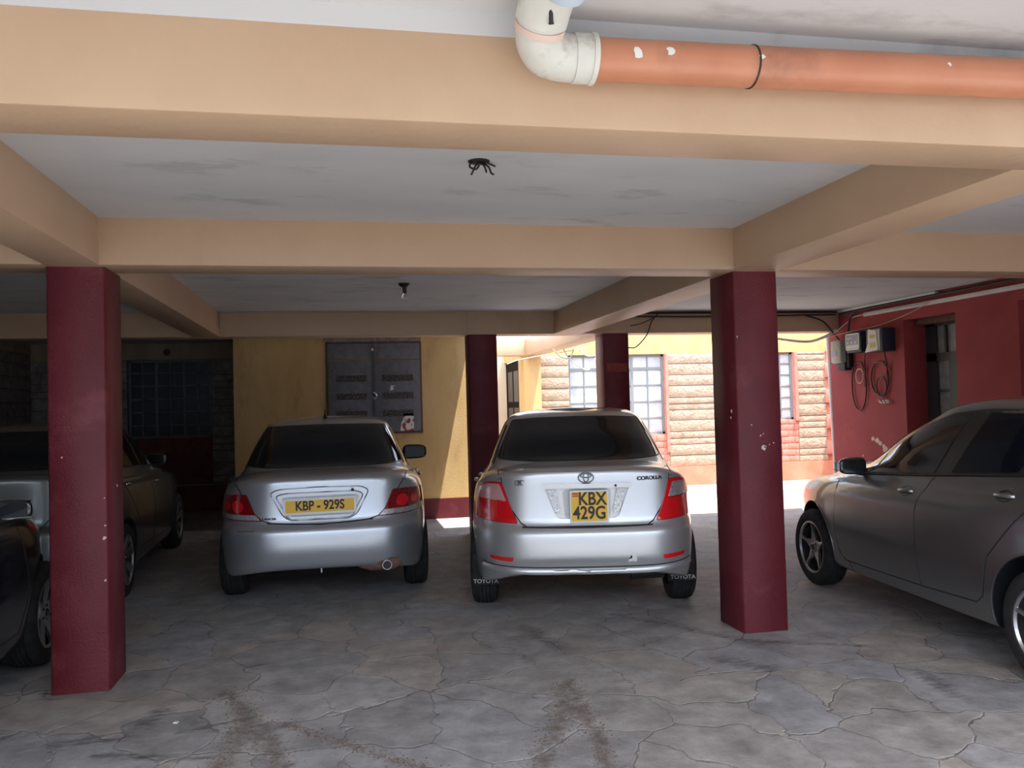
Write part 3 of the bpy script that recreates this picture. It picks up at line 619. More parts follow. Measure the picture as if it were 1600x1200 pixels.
cable('meter_lead', [(6.14, 8.80, 2.02), (6.17, 8.86, 1.9), (6.18, 8.88, 1.6)], .008, MT['redcable'], 'lead dropping from the middle meter box into its loop', 'cable')
cable('meter_lead', [(6.12, 8.42, 2.0), (6.16, 8.44, 1.85), (6.18, 8.46, 1.6)], .009, MT['redcable'], 'lead dropping from the rightmost meter box into its coil', 'cable')
bm = bmesh.new(); rr = random.Random(8)
for k in range(9): y_ = 8.42+.022*k; z_ = 1.42+rr.uniform(-.02, .02); box(bm, XR-.03-rr.uniform(0, .02), XR-.008, y_, y_+rr.uniform(.02, .04), z_, z_+rr.uniform(.01, .03), .002)
tag(obj('paper_tags', bm, MT['chip'], None), 'crumpled pale paper tags at the foot of the brown coil', 'paper')
# things on the ground
bm = bmesh.new(); prism(bm, [(0, 0), (.02, -.004), (.026, .012), (.008, .018)], 'z', .001, .006)
o = obj('litter_scrap', bm, MT['whiteplastic']); q = ray_floor(270, 1131); o.location = (q[0], q[1], 0); tag(o, 'tiny white scrap of litter on the paving near the left pillar', 'litter')
bm = bmesh.new(); rr = random.Random(2)
for a0, a1, wd in segs['brown_dirt']:
    L = math.hypot(a1[0]-a0[0], a1[1]-a0[1])
    for k in range(int(L*420)):
        t = rr.random(); x = a0[0]+(a1[0]-a0[0])*t+rr.gauss(0, wd*.5); y = a0[1]+(a1[1]-a0[1])*t+rr.gauss(0, wd*.5)
        if y < 2.2: continue
        s = rr.uniform(.002, .007); v = [bm.verts.new((x+math.cos(i*2.1+rr.random())*s, y+math.sin(i*2.1+rr.random())*s, 0.0)) for i in range(3)]
        tp = bm.verts.new((x, y, s*rr.uniform(.4, .9)))
        for i in range(3): bm.faces.new((v[i], v[(i+1) % 3], tp))
tag(obj('dirt_crumbs', bm, noisy('dry_mud', (0.14, 0.09, 0.065), (0.24, 0.17, 0.125), 80, .95, 0)), 'dried brown mud crumbs dropped in trails on the paving', 'mud', kind='stuff')

# ------------------------------------------------------------------ surroundings behind the camera (lit yard and unseen facing building added to bounce light)
bm = bmesh.new(); box(bm, -16, 20, -14.3, -14, 0, 5.5); struct('wall_front', bm, MT['ceil'], label='unseen building across the yard, added to bounce light into the car park')
# ------------------------------------------------------------------ cars
def pchip(xs, ys):
    n = len(xs); h = [xs[i+1]-xs[i] for i in range(n-1)]; d = [(ys[i+1]-ys[i])/h[i] for i in range(n-1)]
    m = [0.0]*n; m[0], m[-1] = d[0], d[-1]
    for i in range(1, n-1):
        if d[i-1]*d[i] > 0:
            w1, w2 = 2*h[i]+h[i-1], h[i]+2*h[i-1]; m[i] = (w1+w2)/(w1/d[i-1]+w2/d[i])
    def f(x):
        x = max(xs[0], min(xs[-1], x)); i = 0
        while i < n-2 and x > xs[i+1]: i += 1
        t = (x-xs[i])/h[i]
        return (ys[i]*(2*t**3-3*t**2+1) + m[i]*h[i]*(t**3-2*t**2+t) + ys[i+1]*(-2*t**3+3*t**2) + m[i+1]*h[i]*(t**3-t**2))
    return f
def body_mesh(rows, NP=200, NV=110, paint_slot=0):
    """rows: (zr, zm, zf, yr, yf, halfwidth, nr, nf, zpow) bottom to roof"""
    K = len(rows)
    # parameterise by rough surface length
    vs = [0.0]
    for a, b in zip(rows, rows[1:]):
        vs.append(vs[-1] + 0.02 + abs(b[1]-a[1]) + abs(b[5]-a[5]) + .35*abs(b[3]-a[3]) + .35*abs(b[4]-a[4]) + .3*abs(b[0]-a[0]))
    F = [pchip(vs, [r[c] for r in rows]) for c in range(9)]
    # arc-length angles on a reference superellipse (half)
    N = 4000; L, W, e = 2.15, .85, 4.2
    pts = []
    for i in range(N+1):
        th = PI*i/N; c, s = math.cos(th), math.sin(th)
        pts.append((W*abs(s)**(2/e), -L*math.copysign(abs(c)**(2/e), c)))
    acc = [0]
    for a, b in zip(pts, pts[1:]): acc.append(acc[-1]+math.hypot(a[0]-b[0], (a[1]-b[1])*.6))
    half = NP//2; ths = []; j = 0
    for k in range(half+1):
        t = acc[-1]*k/half
        while j < N-1 and acc[j+1] < t: j += 1
        ths.append(PI*(j+(t-acc[j])/(acc[j+1]-acc[j]+1e-12))/N)
    bm = bmesh.new(); rings = []
    for q in range(NV+1):
        v = vs[-1]*q/NV; zr, zm, zf, yr, yf, hw, nr, nf, zp = [f(v) for f in F]
        yc, Lh = (yr+yf)/2, (yf-yr)/2; ring = []
        def P(th, sgn):
            c, s = math.cos(th), math.sin(th); rear = c > 0
            n = nr + (nf-nr)*(0.5-0.5*max(-1, min(1, c*1.5)))
            u = -math.copysign(abs(c)**(2/n), c); x = hw*abs(s)**(2/n)
            a = abs(u); z = zm + ((zr if u < 0 else zf)-zm)*a**zp
            return Vector((sgn*x, yc+Lh*u, z))
        for k in range(half+1): ring.append(bm.verts.new(P(ths[k], 1)))
        for k in range(half-1, 0, -1): ring.append(bm.verts.new(P(ths[k], -1)))
        rings.append(ring)
    n = len(rings[0])
    for a, b in zip(rings, rings[1:]):
        for k in range(n): bm.faces.new((a[k], a[(k+1) % n], b[(k+1) % n], b[k]))
    for ring in (rings[0], rings[-1]):      # close as strips across
        for k in range(half):
            a, b = k, k+1; c, d = (n-k-1) % n, (n-k) % n
            if k == 0: bm.faces.new((ring[0], ring[1], ring[n-1]))
            elif k == half-1: bm.faces.new((ring[a], ring[b], ring[d]))
            else: bm.faces.new((ring[a], ring[b], ring[c], ring[d]))
    bmesh.ops.recalc_face_normals(bm, faces=bm.faces[:])
    return bm
def cut(o, cutters, m_cut):
    """subtract closed bmeshes from a mesh object and bake the result"""
    for cb, m in cutters:
        c = obj('cutter', cb, m)
        md = o.modifiers.new('b', 'BOOLEAN'); md.object = c; md.operation = 'DIFFERENCE'; md.solver = 'EXACT'
        if hasattr(md, 'material_mode'): md.material_mode = 'TRANSFER'
        dg = bpy.context.evaluated_depsgraph_get(); me = bpy.data.meshes.new_from_object(o.evaluated_get(dg))
        o.modifiers.clear(); old = o.data; o.data = me; bpy.data.meshes.remove(old)
        bpy.data.objects.remove(c)
    smooth(o.data, 38)
DIRS = {'rear': (Vector((0, 1, 0)), lambda a, b: Vector((a, -2, b))), 'left': (Vector((1, 0, 0)), lambda a, b: Vector((-3, a, b))),
        'right': (Vector((-1, 0, 0)), lambda a, b: Vector((3, a, b))), 'top': (Vector((0, 0, -1)), lambda a, b: Vector((a, b, 4)))}
def chaikin(p, it):
    for _ in range(it):
        q = []
        for i in range(len(p)):
            a, b = p[i], p[(i+1) % len(p)]
            q += [(a[0]*.75+b[0]*.25, a[1]*.75+b[1]*.25), (a[0]*.25+b[0]*.75, a[1]*.25+b[1]*.75)]
        p = q
    return p
def corner_round(p, r=.02, n=4):
    out = []; N = len(p)
    for i in range(N):
        a, b, c = Vector(p[i-1]), Vector(p[i]), Vector(p[(i+1) % N])
        d1, d2 = (a-b), (c-b); rr = min(r, d1.length*.45, d2.length*.45)
        s, e = b+d1.normalized()*rr, b+d2.normalized()*rr
        for k in range(n+1):
            t = k/n; q = s*(1-t)**2 + b*2*t*(1-t) + e*t*t; out.append((q.x, q.y))
    return out
class Car:
    def __init__(s, name, label, org, yawdeg):
        s.root = thing(name, label, 'car', (org[0], org[1], 0), -math.radians(yawdeg))
        s.parts = {}
    def body(s, rows, m, arches, cutters=(), bottom=.2):
        s.paint = m
        bm = body_mesh(rows); s.bvh = BVHTree.FromBMesh(bm); bm.normal_update(); bm.faces.ensure_lookup_table(); s.fv = [[(v.co.copy(), v.normal.copy()) for v in f.verts] for f in bm.faces]
        s.shell = obj('body', bm, m, s.root)
        cs = []
        for (y, z, r, w_in) in arches:
            for sd in (-1, 1):
                cb = bmesh.new(); lathe(cb, [(sd*w_in, r), (sd*1.2, r)], 'x', 64, center=(0, y, z)); cs.append((cb, MT['trim']))
        s.shell.parent = None
        cut(s.shell, cs + list(cutters), None)
        s.shell.parent = s.root
        bm = bmesh.new(); bm.from_mesh(s.shell.data); s.bvh2 = BVHTree.FromBMesh(bm); bm.free()
    def hit(s, view, a, b, bvh=None):
        d, f = DIRS[view]; h = (bvh or s.bvh).ray_cast(f(a, b), d, 6)
        if h[0] is None: return None, None
        if bvh is None:   # smooth normal, weighted by nearness to the face's corners
            n = Vector((0, 0, 0))
            fv = s.fv[h[2]]
            if len(fv) == 4:
                a0, a1, a2, a3 = [q[0] for q in fv]; e1, e2 = a1-a0, a3-a0
                u = max(0, min(1, (h[0]-a0).dot(e1)/max(1e-12, e1.length_squared))); v = max(0, min(1, (h[0]-a0).dot(e2)/max(1e-12, e2.length_squared)))
                n = fv[0][1]*(1-u)*(1-v)+fv[1][1]*u*(1-v)+fv[2][1]*u*v+fv[3][1]*(1-u)*v
            else:
                for q in fv: n += q[1]
            return h[0], n.normalized()
        return h[0], h[1]
    def patch(s, name, view, poly, m, off=.003, th=.006, step=.05, parent=None, rnd=.02, sm=40, label=None, bvh=None, mats=None):
        if rnd: poly = corner_round(poly, rnd)
        bm = bmesh.new(); vs = [bm.verts.new((p[0], p[1], 0)) for p in poly]; f = bm.faces.new(vs)
        bmesh.ops.triangulate(bm, faces=[f])
        xs = [p[0] for p in poly]; ys = [p[1] for p in poly]
        for ax, lo, hi in ((0, min(xs), max(xs)), (1, min(ys), max(ys))):
            k = int((hi-lo)/step)+1
            for i in range(1, k):
                c = lo+(hi-lo)*i/k; pl = [0, 0, 0]; no = [0, 0, 0]; pl[ax] = c; no[ax] = 1
                bmesh.ops.bisect_plane(bm, geom=bm.verts[:]+bm.edges[:]+bm.faces[:], plane_co=pl, plane_no=no)
        kill = []; nor = {}
        for v in bm.verts:
            p, n = s.hit(view, v.co.x, v.co.y, bvh)
            if p is None: kill.append(v); continue
            if n.dot(DIRS[view][0]) > 0: n = -n
            nor[v] = n; v.co = p
        for v, n in nor.items(): v.co = v.co + n*off
        if kill: bmesh.ops.delete(bm, geom=kill, context='VERTS')
        # rim
        be = [e for e in bm.edges if len(e.link_faces) == 1]
        g = bmesh.ops.extrude_edge_only(bm, edges=be)
        newv = [x for x in g['geom'] if isinstance(x, bmesh.types.BMVert)]
        src = {}
        for v in newv:
            best = None
            for e in v.link_edges:
                o = e.other_vert(v)
                if o in nor: best = o
            if best is not None: v.co = v.co - nor[best]*th; src[v] = nor[best]
        nor.update(src)
        fs = [f for f in bm.faces]
        bmesh.ops.recalc_face_normals(bm, faces=fs)
        # orient towards viewer
        tot = sum((f.normal.dot(DIRS[view][0])*f.calc_area() for f in bm.faces), 0.0)
        if tot > 0: bmesh.ops.reverse_faces(bm, faces=bm.faces[:])
        nl = [tuple(nor.get(v, Vector((0, 0, 1)))) for v in bm.verts]
        me = bpy.data.meshes.new(name); bm.to_mesh(me); bm.free(); me.materials.append(m)
        for p in me.polygons: p.use_smooth = True
        me.normals_split_custom_set_from_vertices(nl)
        o = bpy.data.objects.new(name, me); COL.objects.link(o); o.parent = parent or s.root
        if label: o['label'] = label
        return o
    def line(s, bm, view, pts, r=.0035, closed=False, step=.03, lift=0.0, mat=0):
        if closed: pts = list(pts)+[pts[0]]
        P = []
        for a, b in zip(pts, pts[1:]):
            k = max(1, int(math.hypot(a[0]-b[0], a[1]-b[1])/step))
            for i in range(k):
                P.append((a[0]+(b[0]-a[0])*i/k, a[1]+(b[1]-a[1])*i/k))
        P.append(pts[-1]); Q = []
        for p in P:
            h, n = s.hit(view, *p)
            if h is not None: Q.append(h + n*lift)
        if len(Q) > 1: tube(bm, Q, r, 6, mat=mat)
    def wheel(s, x, y, R, wd, side, style, rimr, flap=False):
        o = thing('wheel', None, None); del_keys(o); o.parent = s.root; o.location = (x, y, R)
        h = wd/2; bm = bmesh.new()
        prof = [(-h*.75, rimr), (-h*.95, rimr+.012), (-h*1.02, (rimr+R)/2), (-h*.97, R-.03), (-h*.82, R-.010), (-h*.62, R-.003)]
        for g in (-.45, -.15, .15, .45):
            prof += [(h*(g-.04), R), (h*(g-.035), R-.008), (h*(g+.035), R-.008), (h*(g+.04), R)]
        prof += [(h*.62, R-.003), (h*.82, R-.010), (h*.97, R-.03), (h*1.02, (rimr+R)/2), (h*.95, rimr+.012), (h*.75, rimr)]
        lathe(bm, prof, 'x', 56, close=True); obj('tyre', bm, MT['rubber'], o, 30)
        f = side*h
        bm = bmesh.new()  # barrel & back plate
        lathe(bm, [(-side*h*.7, rimr-.004), (f*.2, rimr-.02), (f*.2, .03)], 'x', 40); obj('barrel', bm, MT['alloydark'], o, 40)
        bm = bmesh.new()
        lathe(bm, [(f*.80, rimr+.004), (f*.93, rimr+.006), (f*.95, rimr-.004), (f*.80, rimr-.012)], 'x', 56, close=True)
        X = lambda t: f*t
        if style == 'star5':     # tapering star spokes
            n, wi, wo, bl = 5, .034, .010, 0
        elif style == 'wide7': n, wi, wo, bl = 7, .024, .036, 0
        elif style == 'wide5': n, wi, wo, bl = 5, .040, .056, 0
        else: n, wi, wo, bl = 9, .016, .020, 0
        for k in range(n):
            a = 2*PI*k/n + .3; ca, sa = math.cos(a), math.sin(a)
            rows_ = []
            for t, w_, dp_ in ((.03, wi*1.3, .62), (.075, wi, .66), (rimr*.6, (wi+wo)/2*(.55 if style == 'star5' else 1), .74), (rimr*.85, wo, .84), (rimr-.004, wo*1.15, .88)):
                c = [(t*ca - w_*sa, t*sa + w_*ca), (t*ca + w_*sa, t*sa - w_*ca)]
                rows_.append([bm.verts.new((X(dp_), c[0][0], c[0][1])), bm.verts.new((X(dp_+.04), t*ca, t*sa)), bm.verts.new((X(dp_), c[1][0], c[1][1])), bm.verts.new((X(dp_-.22), c[1][0], c[1][1])), bm.verts.new((X(dp_-.22), c[0][0], c[0][1]))])
            for A, B in zip(rows_, rows_[1:]):
                for i in range(5): bm.faces.new((A[i], A[(i+1) % 5], B[(i+1) % 5], B[i]))
            bm.faces.new(rows_[0]); bm.faces.new(rows_[-1][::-1])
        lathe(bm, [(f*.45, .055), (f*.66, .055), (f*.72, .03), (f*.74, .028)], 'x', 28)
        rim = obj('rim', bm, MT['alloy'], o, 30)
        bm = bmesh.new(); lathe(bm, [(f*.735, .026), (f*.78, .022)], 'x', 24)
        for k in range(5):
            a = 2*PI*k/5; lathe(bm, [(f*.66, .008), (f*.73, .007)], 'x', 8, center=(0, .043*math.cos(a), .043*math.sin(a)))
        obj('hub_cap', bm, MT['alloydark'], rim, 30)
        return o
def del_keys(o):
    for k in ('label', 'category', 'group', 'kind'):
        if k in o: del o[k]
def mirror(car, side, y, z, m, sc=1.0, out=.16, mg=None):
    """door mirror; side -1 left, +1 right"""
    h, n = car.hit('left' if side < 0 else 'right', y, z-.02); x0 = h.x
    o = thing('door_mirror', None, None); del_keys(o); o.parent = car.root; o.location = (x0, y, z)
    bm = bmesh.new(); r = bmesh.ops.create_uvsphere(bm, u_segments=28, v_segments=18, radius=1)
    for v in bm.verts:
        c = v.co; e = .55
        c.x = math.copysign(abs(c.x)**e, c.x); c.z = math.copysign(abs(c.z)**e, c.z); c.y = math.copysign(abs(c.y)**.8, c.y)
        taper = 1 - .14*(c.x*side+1)*.5
        v.co = Vector((side*out + c.x*.105*sc, c.y*.055*sc*(1 if c.y > 0 else .35), c.z*.068*sc*taper))
    obj('mirror_shell', bm, m, o, 60)
    bm = bmesh.new(); pts = corner_round([(side*out-.085*sc, -.05*sc), (side*out+.085*sc, -.045*sc), (side*out+.085*sc, .045*sc), (side*out-.085*sc, .052*sc)], .02)
    prism(bm, pts, 'y', -.021*sc, -.016*sc); obj('mirror_glass', bm, mg or MT['tint2'], o)
    bm = bmesh.new(); tube(bm, [(-.01*side, .02, -.055), (side*out*.6, .01, -.05), (side*out*.9, .01, -.03)], [.03, .022, .02], 10); obj('mirror_arm', bm, MT['black'], o, 40)
    return o
def handle(car, view, y, z, parent, m=None, cup=True, length=.075):
    h, n = car.hit(view, y, z); sg = -1 if view == 'left' else 1
    if cup:
        p = []
        for a in range(18): p.append((y+.058*math.cos(a*2*PI/18), z+.030*math.sin(a*2*PI/18)))
        bm = bmesh.new(); car.line(bm, view, p, .0035, closed=True, lift=.003); prism(bm, [], 'x', 0, 0) if 0 else None; obj('handle_cup', bm, MT['alloydark'], parent, 60)
    bm = bmesh.new(); x = h.x
    pts = [(x+sg*.002, y-length, z+.004), (x+sg*.018, y-length*.8, z+.006), (x+sg*.026, y, z+.006), (x+sg*.018, y+length*.8, z+.004), (x+sg*.002, y+length, z+.002)]
    tube(bm, catmull(pts, 5), .010, 10)
    for v in bm.verts: v.co.z = z+.004+(v.co.z-z-.004)*1.2
    return obj('door_handle', bm, m or (MT['alloy'] if cup else car.paint), parent, 50)

def rowset(L, W, H, deckz, lipz, glassr, roofr, roofmid, rooff, cowl, hoodz, nosez, zrear=.36, wroof=.545, belt=.93, wbelt=None, bump=.03, nose_tuck=.25, rear_tuck=.09, sill=.20, wglass=.735, step_z=.70):
    W2 = W/2; wb = wbelt or W2-.02
    # zr, zm, zf, yr, yf, hw, nr, nf, zpow
    return [
        (zrear-.02, sill, .18, .55, L-.6, W2-.20, 4, 3.5, 5),
        (zrear-.02, sill-.005, .18, .10, L-.16, W2-.09, 4.3, 3.5, 5),
        (zrear, sill+.005, .20, .035, L-.10, W2-.05, 4.3, 3.3, 5),
        (zrear+.05, sill+.06, .26, .015, L-.06, W2-.028, 4.3, 3.2, 5),
        (.50, .42, .42, .0, L-.015, W2-.008, 4.3, 3.1, 4),
        (step_z-.07, .56, .55, .004, L, W2, 4.3, 3.1, 3),
        (step_z-.025, .61, .58, .012, L-.005, W2, 4.3, 3.1, 3),
        (step_z+.005, .64, .60, .045, L-.02, W2-.001, 4.3, 3.1, 3),
        (step_z+.03, .67, .62, .055, L-.03, W2-.002, 4.2, 3.1, 3),
        ((step_z+lipz)/2, .76, nosez-.04, .075, L-.07, W2-.008, 4.2, 3.1, 3),
        (lipz-.05, .84, nosez, rear_tuck-.005, L-.12, W2-.022, 4.2, 3.0, 3),
        (lipz-.018, .875, nosez+.03, rear_tuck, L-.20, W2-.034, 4.2, 3.0, 3),
        (lipz+.0, .90, nosez+.06, rear_tuck+.018, L-.32, W2-.050, 4.2, 3.0, 3),
        (lipz+.012, .915, nosez+.09, rear_tuck+.07, L-.50, W2-.062, 4.2, 3.0, 3),
        (deckz-.01, belt, hoodz-.06, glassr*.62, L-.80, W2-.078, 4.2, 3.2, 3),
        (deckz, belt+.012, hoodz, glassr-.04, cowl+.06, wglass+.008, 4.0, 3.2, 4),
        (deckz+.012, belt+.03, hoodz+.012, glassr+.01, cowl, wglass-.004, 4.0, 3.2, 4),
        (deckz+(H-deckz)*.45, belt+(H-belt)*.48, hoodz+(H-hoodz)*.45, glassr+(roofr-glassr)*.46, cowl+(rooff-cowl)*.42, wglass+(wroof-wglass)*.47, 3.9, 3.0, 4),
        (H-.11, H-.125, H-.13, glassr+(roofr-glassr)*.82, cowl+(rooff-cowl)*.80, wroof+.035, 3.9, 3.0, 4),
        (H-.072, H-.075, H-.09, roofr-.03, rooff+.08, wroof+.005, 3.8, 3.0, 4),
        (H-.045, H-.05, H-.06, roofr+.06, rooff-.03, wroof-.03, 3.6, 3.0, 4),
        (H-.026, H-.025, H-.035, roofr+.18, rooff-.16, wroof-.10, 3.2, 2.8, 3),
        (H-.010, H-.008, H-.014, roofr+.36, rooff-.32, wroof-.24, 2.8, 2.5, 2),
        (H-.001, H-.001, H-.002, roofmid-.18, roofmid+.14, .10, 2.3, 2.3, 2),
        (H, H, H, roofmid-.06, roofmid+.05, .02, 2.2, 2.2, 2),
    ]
def ONSURF(h, n, lift=.002):
    y = -n.normalized(); x = Vector((0, 0, 1)).cross(n).normalized(); z = n.cross(x).normalized()
    m = Matrix.Identity(4)
    for i in range(3): m[i][0], m[i][1], m[i][2], m[i][3] = x[i], z[i], n[i], h[i]+n[i]*lift
    return m
def mirx(poly): return [(-p[0], p[1]) for p in poly][::-1]
def circle(cx, cz, r, n=20, sx=1.0): return [(cx+math.cos(a*2*PI/n)*r*sx, cz+math.sin(a*2*PI/n)*r) for a in range(n)]
def plate(car, x0, x1, z0, z1, y, lines, size, roll_=0.0, white=.01, flag=False):
    lp = thing('number_plate', None, None); del_keys(lp); lp.parent = car.root; lp.location = ((x0+x1)/2, y, (z0+z1)/2); lp.rotation_euler = (0, roll_, 0)
    w_, h_ = (x1-x0)/2, (z1-z0)/2
    bm = bmesh.new(); prism(bm, corner_round([(-w_, -h_), (w_, -h_), (w_, h_), (-w_, h_)], .012), 'y', -.004, .006); obj('plate_holder', bm, MT['platewhite'], lp)
    bm = bmesh.new(); prism(bm, corner_round([(-w_+white, -h_+white), (w_-white, -h_+white), (w_-white, h_-white), (-w_+white, h_-white)], .01), 'y', -.007, -.002); obj('plate_face', bm, MT['plateyellow'], lp)
    for t, cx, cz in lines: text('plate_lettering', t, size, lp, MT['ink'], REAR(cx, -.008, cz), bold=.0028, sx=.82)
    if flag:
        bm = bmesh.new(); box(bm, -w_+white+.006, -w_+white+.045, -.0085, -.006, h_-white-.016, h_-white-.006); box(bm, -w_+white+.006, -w_+white+.045, -.0085, -.006, h_-white-.03, h_-white-.022); obj('plate_flag', bm, MT['flagred'], lp)
    return lp

# ---------- silver lettered saloon (centre right)
c = Car('silver_saloon_car', 'silver saloon seen squarely from behind, lettering on its boot lid and a square two-line plate', (1.555, 5.20), 13.0)
rows = rowset(4.36, 1.69, 1.462, 1.088, 1.058, .56, 1.28, 1.75, 2.35, 3.10, 1.0, .72, zrear=.40, wroof=.55, belt=.95, wglass=.735, step_z=.685)
garn = [(-.285, .960), (.292, .960), (.205, .738), (-.198, .738)]
cb = bmesh.new(); prism(cb, corner_round(garn, .03), 'y', -.3, .10)
c.body(rows, MT['silver'], [(.95, .31, .345, .58), (3.55, .31, .345, .58)], [(cb, MT['silver'])])
lid = [(-.575, 1.045), (-.556, .93), (-.50, .80), (-.44, .715), (-.40, .690), (.40, .690), (.44, .715), (.50, .80), (.556, .93), (.575, 1.045), (.30, 1.063), (-.30, 1.063)]
bm = bmesh.new(); c.line(bm, 'rear', [p for p in lid[:10]], .0042); c.line(bm, 'top', [(-.585, .22), (-.60, .50)], .0035); c.line(bm, 'top', [(.585, .22), (.60, .50)], .0035)
c.line(bm, 'rear', [(-.43, .688), (0, .682), (.43, .688)], .0075, lift=-.002)
c.line(bm, 'rear', [(-.575, 1.045), (-.3, 1.047), (0, 1.048), (.3, 1.047), (.575, 1.045)], .0015)
obj('panel_gaps', bm, MT['seam'], c.root, 60)
g_r = c.patch('rear_window', 'rear', [(-.62, 1.098), (-.505, 1.372), (-.3, 1.384), (0, 1.389), (.3, 1.384), (.505, 1.372), (.62, 1.098), (.3, 1.092), (-.3, 1.092)], MT['tint'], .003, .006, .04, rnd=.02)
bm = bmesh.new(); c.line(bm, 'rear', corner_round([(-.625, 1.094), (-.51, 1.374), (-.3, 1.388), (0, 1.393), (.3, 1.388), (.51, 1.374), (.625, 1.094), (.3, 1.088), (-.3, 1.088)], .02), .006, closed=True); obj('window_seal', bm, MT['trim'], c.root, 60)
for sd in (-1, 1):
    tl = [(.565, .975), (.64, .975), (.70, .958), (.74, .93), (.765, .86), (.768, .715), (.46, .712), (.50, .80)]
    P = tl if sd > 0 else mirx(tl)
    lamp = c.patch('tail_light', 'rear', P, MT['redlens'], .006, .010, .03, rnd=.012)
    up = [(.585, .955), (.66, .953), (.722, .925), (.745, .862), (.552, .858)]
    if sd < 0: up = mirx([(.577, .965), (.66, .962), (.725, .93), (.76, .858), (.532, .852)])
    c.patch('upper_lens', 'rear', up, MT['clearlens'] if sd > 0 else MT['pinklens'], .009, .006, .03, parent=lamp, rnd=.012, label='clear ribbed reversing lens' if sd > 0 else 'pale pinkish indicator lens')
    bm = bmesh.new(); c.line(bm, 'rear', [(sd*.552, .856), (sd*.66, .856), (sd*.765, .858)], .004, lift=.006); c.line(bm, 'rear', [(p[0], p[1]) for p in corner_round(P, .012)], .004, closed=True); obj('lamp_rim', bm, MT['darkredlens'], lamp, 60)
    rf = [(.49, .492), (.655, .492), (.648, .468), (.50, .465)]; P = rf if sd > 0 else mirx(rf)
    c.patch('reflector', 'rear', P, MT['redlens'], .004, .006, .04, rnd=.006)
    cl = [(.205, .94), (.268, .94), (.21, .775), (.17, .775)]; P = cl if sd > 0 else mirx(cl)
    bm = bmesh.new(); prism(bm, corner_round(P, .012), 'y', .066, .095); obj('recess_lamp', bm, MT['clearlens'], c.root)
bm = bmesh.new(); prism(bm, corner_round([(-.29, .968), (.30, .968), (.294, .940), (-.284, .940)], .008), 'y', .035, .085); gh = obj('boot_handle_bar', bm, MT['silver'], c.root, 40)
bm = bmesh.new(); lathe(bm, [(.028, .008), (.04, .008)], 'y', 16, center=(.19, 0, .954)); obj('key_lock', bm, MT['alloydark'], c.root)
bm = bmesh.new(); prism(bm, corner_round([(-.155, .92), (.165, .92), (.155, .745), (-.145, .745)], .02), 'y', .085, .097); obj('plate_backing', bm, MT['platewhite'], c.root)
plate(c, -.112, .142, .714, .925, .045, [('KBX', .02, .047), ('429G', .0, -.045)], .118, flag=True)
# skirt lip, mudflaps, badges
bm = bmesh.new(); c.line(bm, 'rear', [(-.70, .405), (-.5, .40), (0, .398), (.5, .40), (.70, .405)], .020, lift=.004); obj('bumper_lip', bm, MT['silver'], c.root, 60)
bm = bmesh.new(); c.line(bm, 'rear', [(-.71, .432), (-.5, .428), (0, .426), (.5, .428), (.71, .432)], .004); obj('lip_gap', bm, MT['seam'], c.root, 60)
em = thing('emblem', None, None); del_keys(em); em.parent = c.root; h, n = c.hit('rear', 0, 1.005); em.location = (0, h.y-.010, 1.006); em.rotation_euler = (-.12, 0, 0)
em['label'] = 'chrome oval emblem'
bm = bmesh.new()
for (cx, cz, a, b) in ((0, 0, .050, .034), (0, .002, .017, .030), (0, .013, .036, .013)):
    tube(bm, [(cx+a*math.cos(t*PI/16), 0, cz+b*math.sin(t*PI/16)) for t in range(33)], .0042, 8, cap=False)
obj('emblem_ring', bm, MT['badge'], em, 60)
h, n = c.hit('rear', .425, .990); text('badge_lettering', 'COROLLA', .034, c.root, MT['alloydark'], ONSURF(h, n), bold=.001, sx=1.15, extrude=.002)
h, n = c.hit('rear', -.44, .985); text('badge_lettering', 'X', .03, c.root, MT['alloydark'], REAR(-.442, h.y-.008, .978), bold=.0015, sx=1.3, extrude=.002)
bm = bmesh.new(); q = corner_round([(-.472, .963), (-.412, .963), (-.412, .993), (-.472, .993)], .006)
tube(bm, [(p[0], h.y-.008, p[1]) for p in q+[q[0]]], .0018, 6); obj('badge_frame', bm, MT['alloydark'], c.root)
c.patch('paint_chip', 'rear', [(.255, .458), (.282, .464), (.312, .458), (.312, .485), (.300, .508), (.280, .503), (.282, .484), (.262, .478)], MT['whiteplastic'], .006, .004, .03, rnd=0, label='white patch of missing paint')
for sd in (-1, 1):
    c.wheel(sd*.735, .95, .305, .19, sd, 'nine', .19)
    c.wheel(sd*.735, 3.55, .305, .19, sd, 'nine', .19)
    fl_ = obj('mudflap', (lambda b: (box(b, sd*.705-.10, sd*.705+.10, .62, .628, .195, .42, .003), b)[1])(bmesh.new()), MT['rubber'], c.root, 40)
    text('mudflap_lettering', 'TOYOTA', .040, fl_, MT['whiteink'], REAR(sd*.715, .618, .222), bold=.0005, sx=1.1)
    sw = [(1.05, 1.04), (1.35, 1.335), (1.95, 1.375), (2.02, 1.0), (1.6, .99)]
    v = 'left' if sd < 0 else 'right'
    c.patch('rear_side_window', v, [(.95, 1.05), (1.36, 1.335), (1.92, 1.37), (1.97, 1.00)], MT['tint'], .003, .006, .06)
    c.patch('front_side_window', v, [(2.03, 1.0), (1.98, 1.37), (2.35, 1.32), (2.95, 1.02)], MT['tint'], .003, .006, .06)
    bm = bmesh.new(); c.line(bm, v, [(1.28, .50), (1.05, .80), (1.00, 1.02)], .003); c.line(bm, v, [(2.0, 1.0), (2.0, .35)], .003); c.line(bm, v, [(3.0, 1.0), (3.02, .7), (2.95, .35)], .003); c.line(bm, v, [(1.25, .33), (2.95, .31)], .003)
    obj('door_gaps', bm, MT['seam'], c.root, 60)
    handle(c, v, 1.30, .90, c.root, cup=False); handle(c, v, 2.15, .87, c.root, cup=False)
    mirror(c, sd, 2.85, 1.03, MT['silver'], .75, .07)
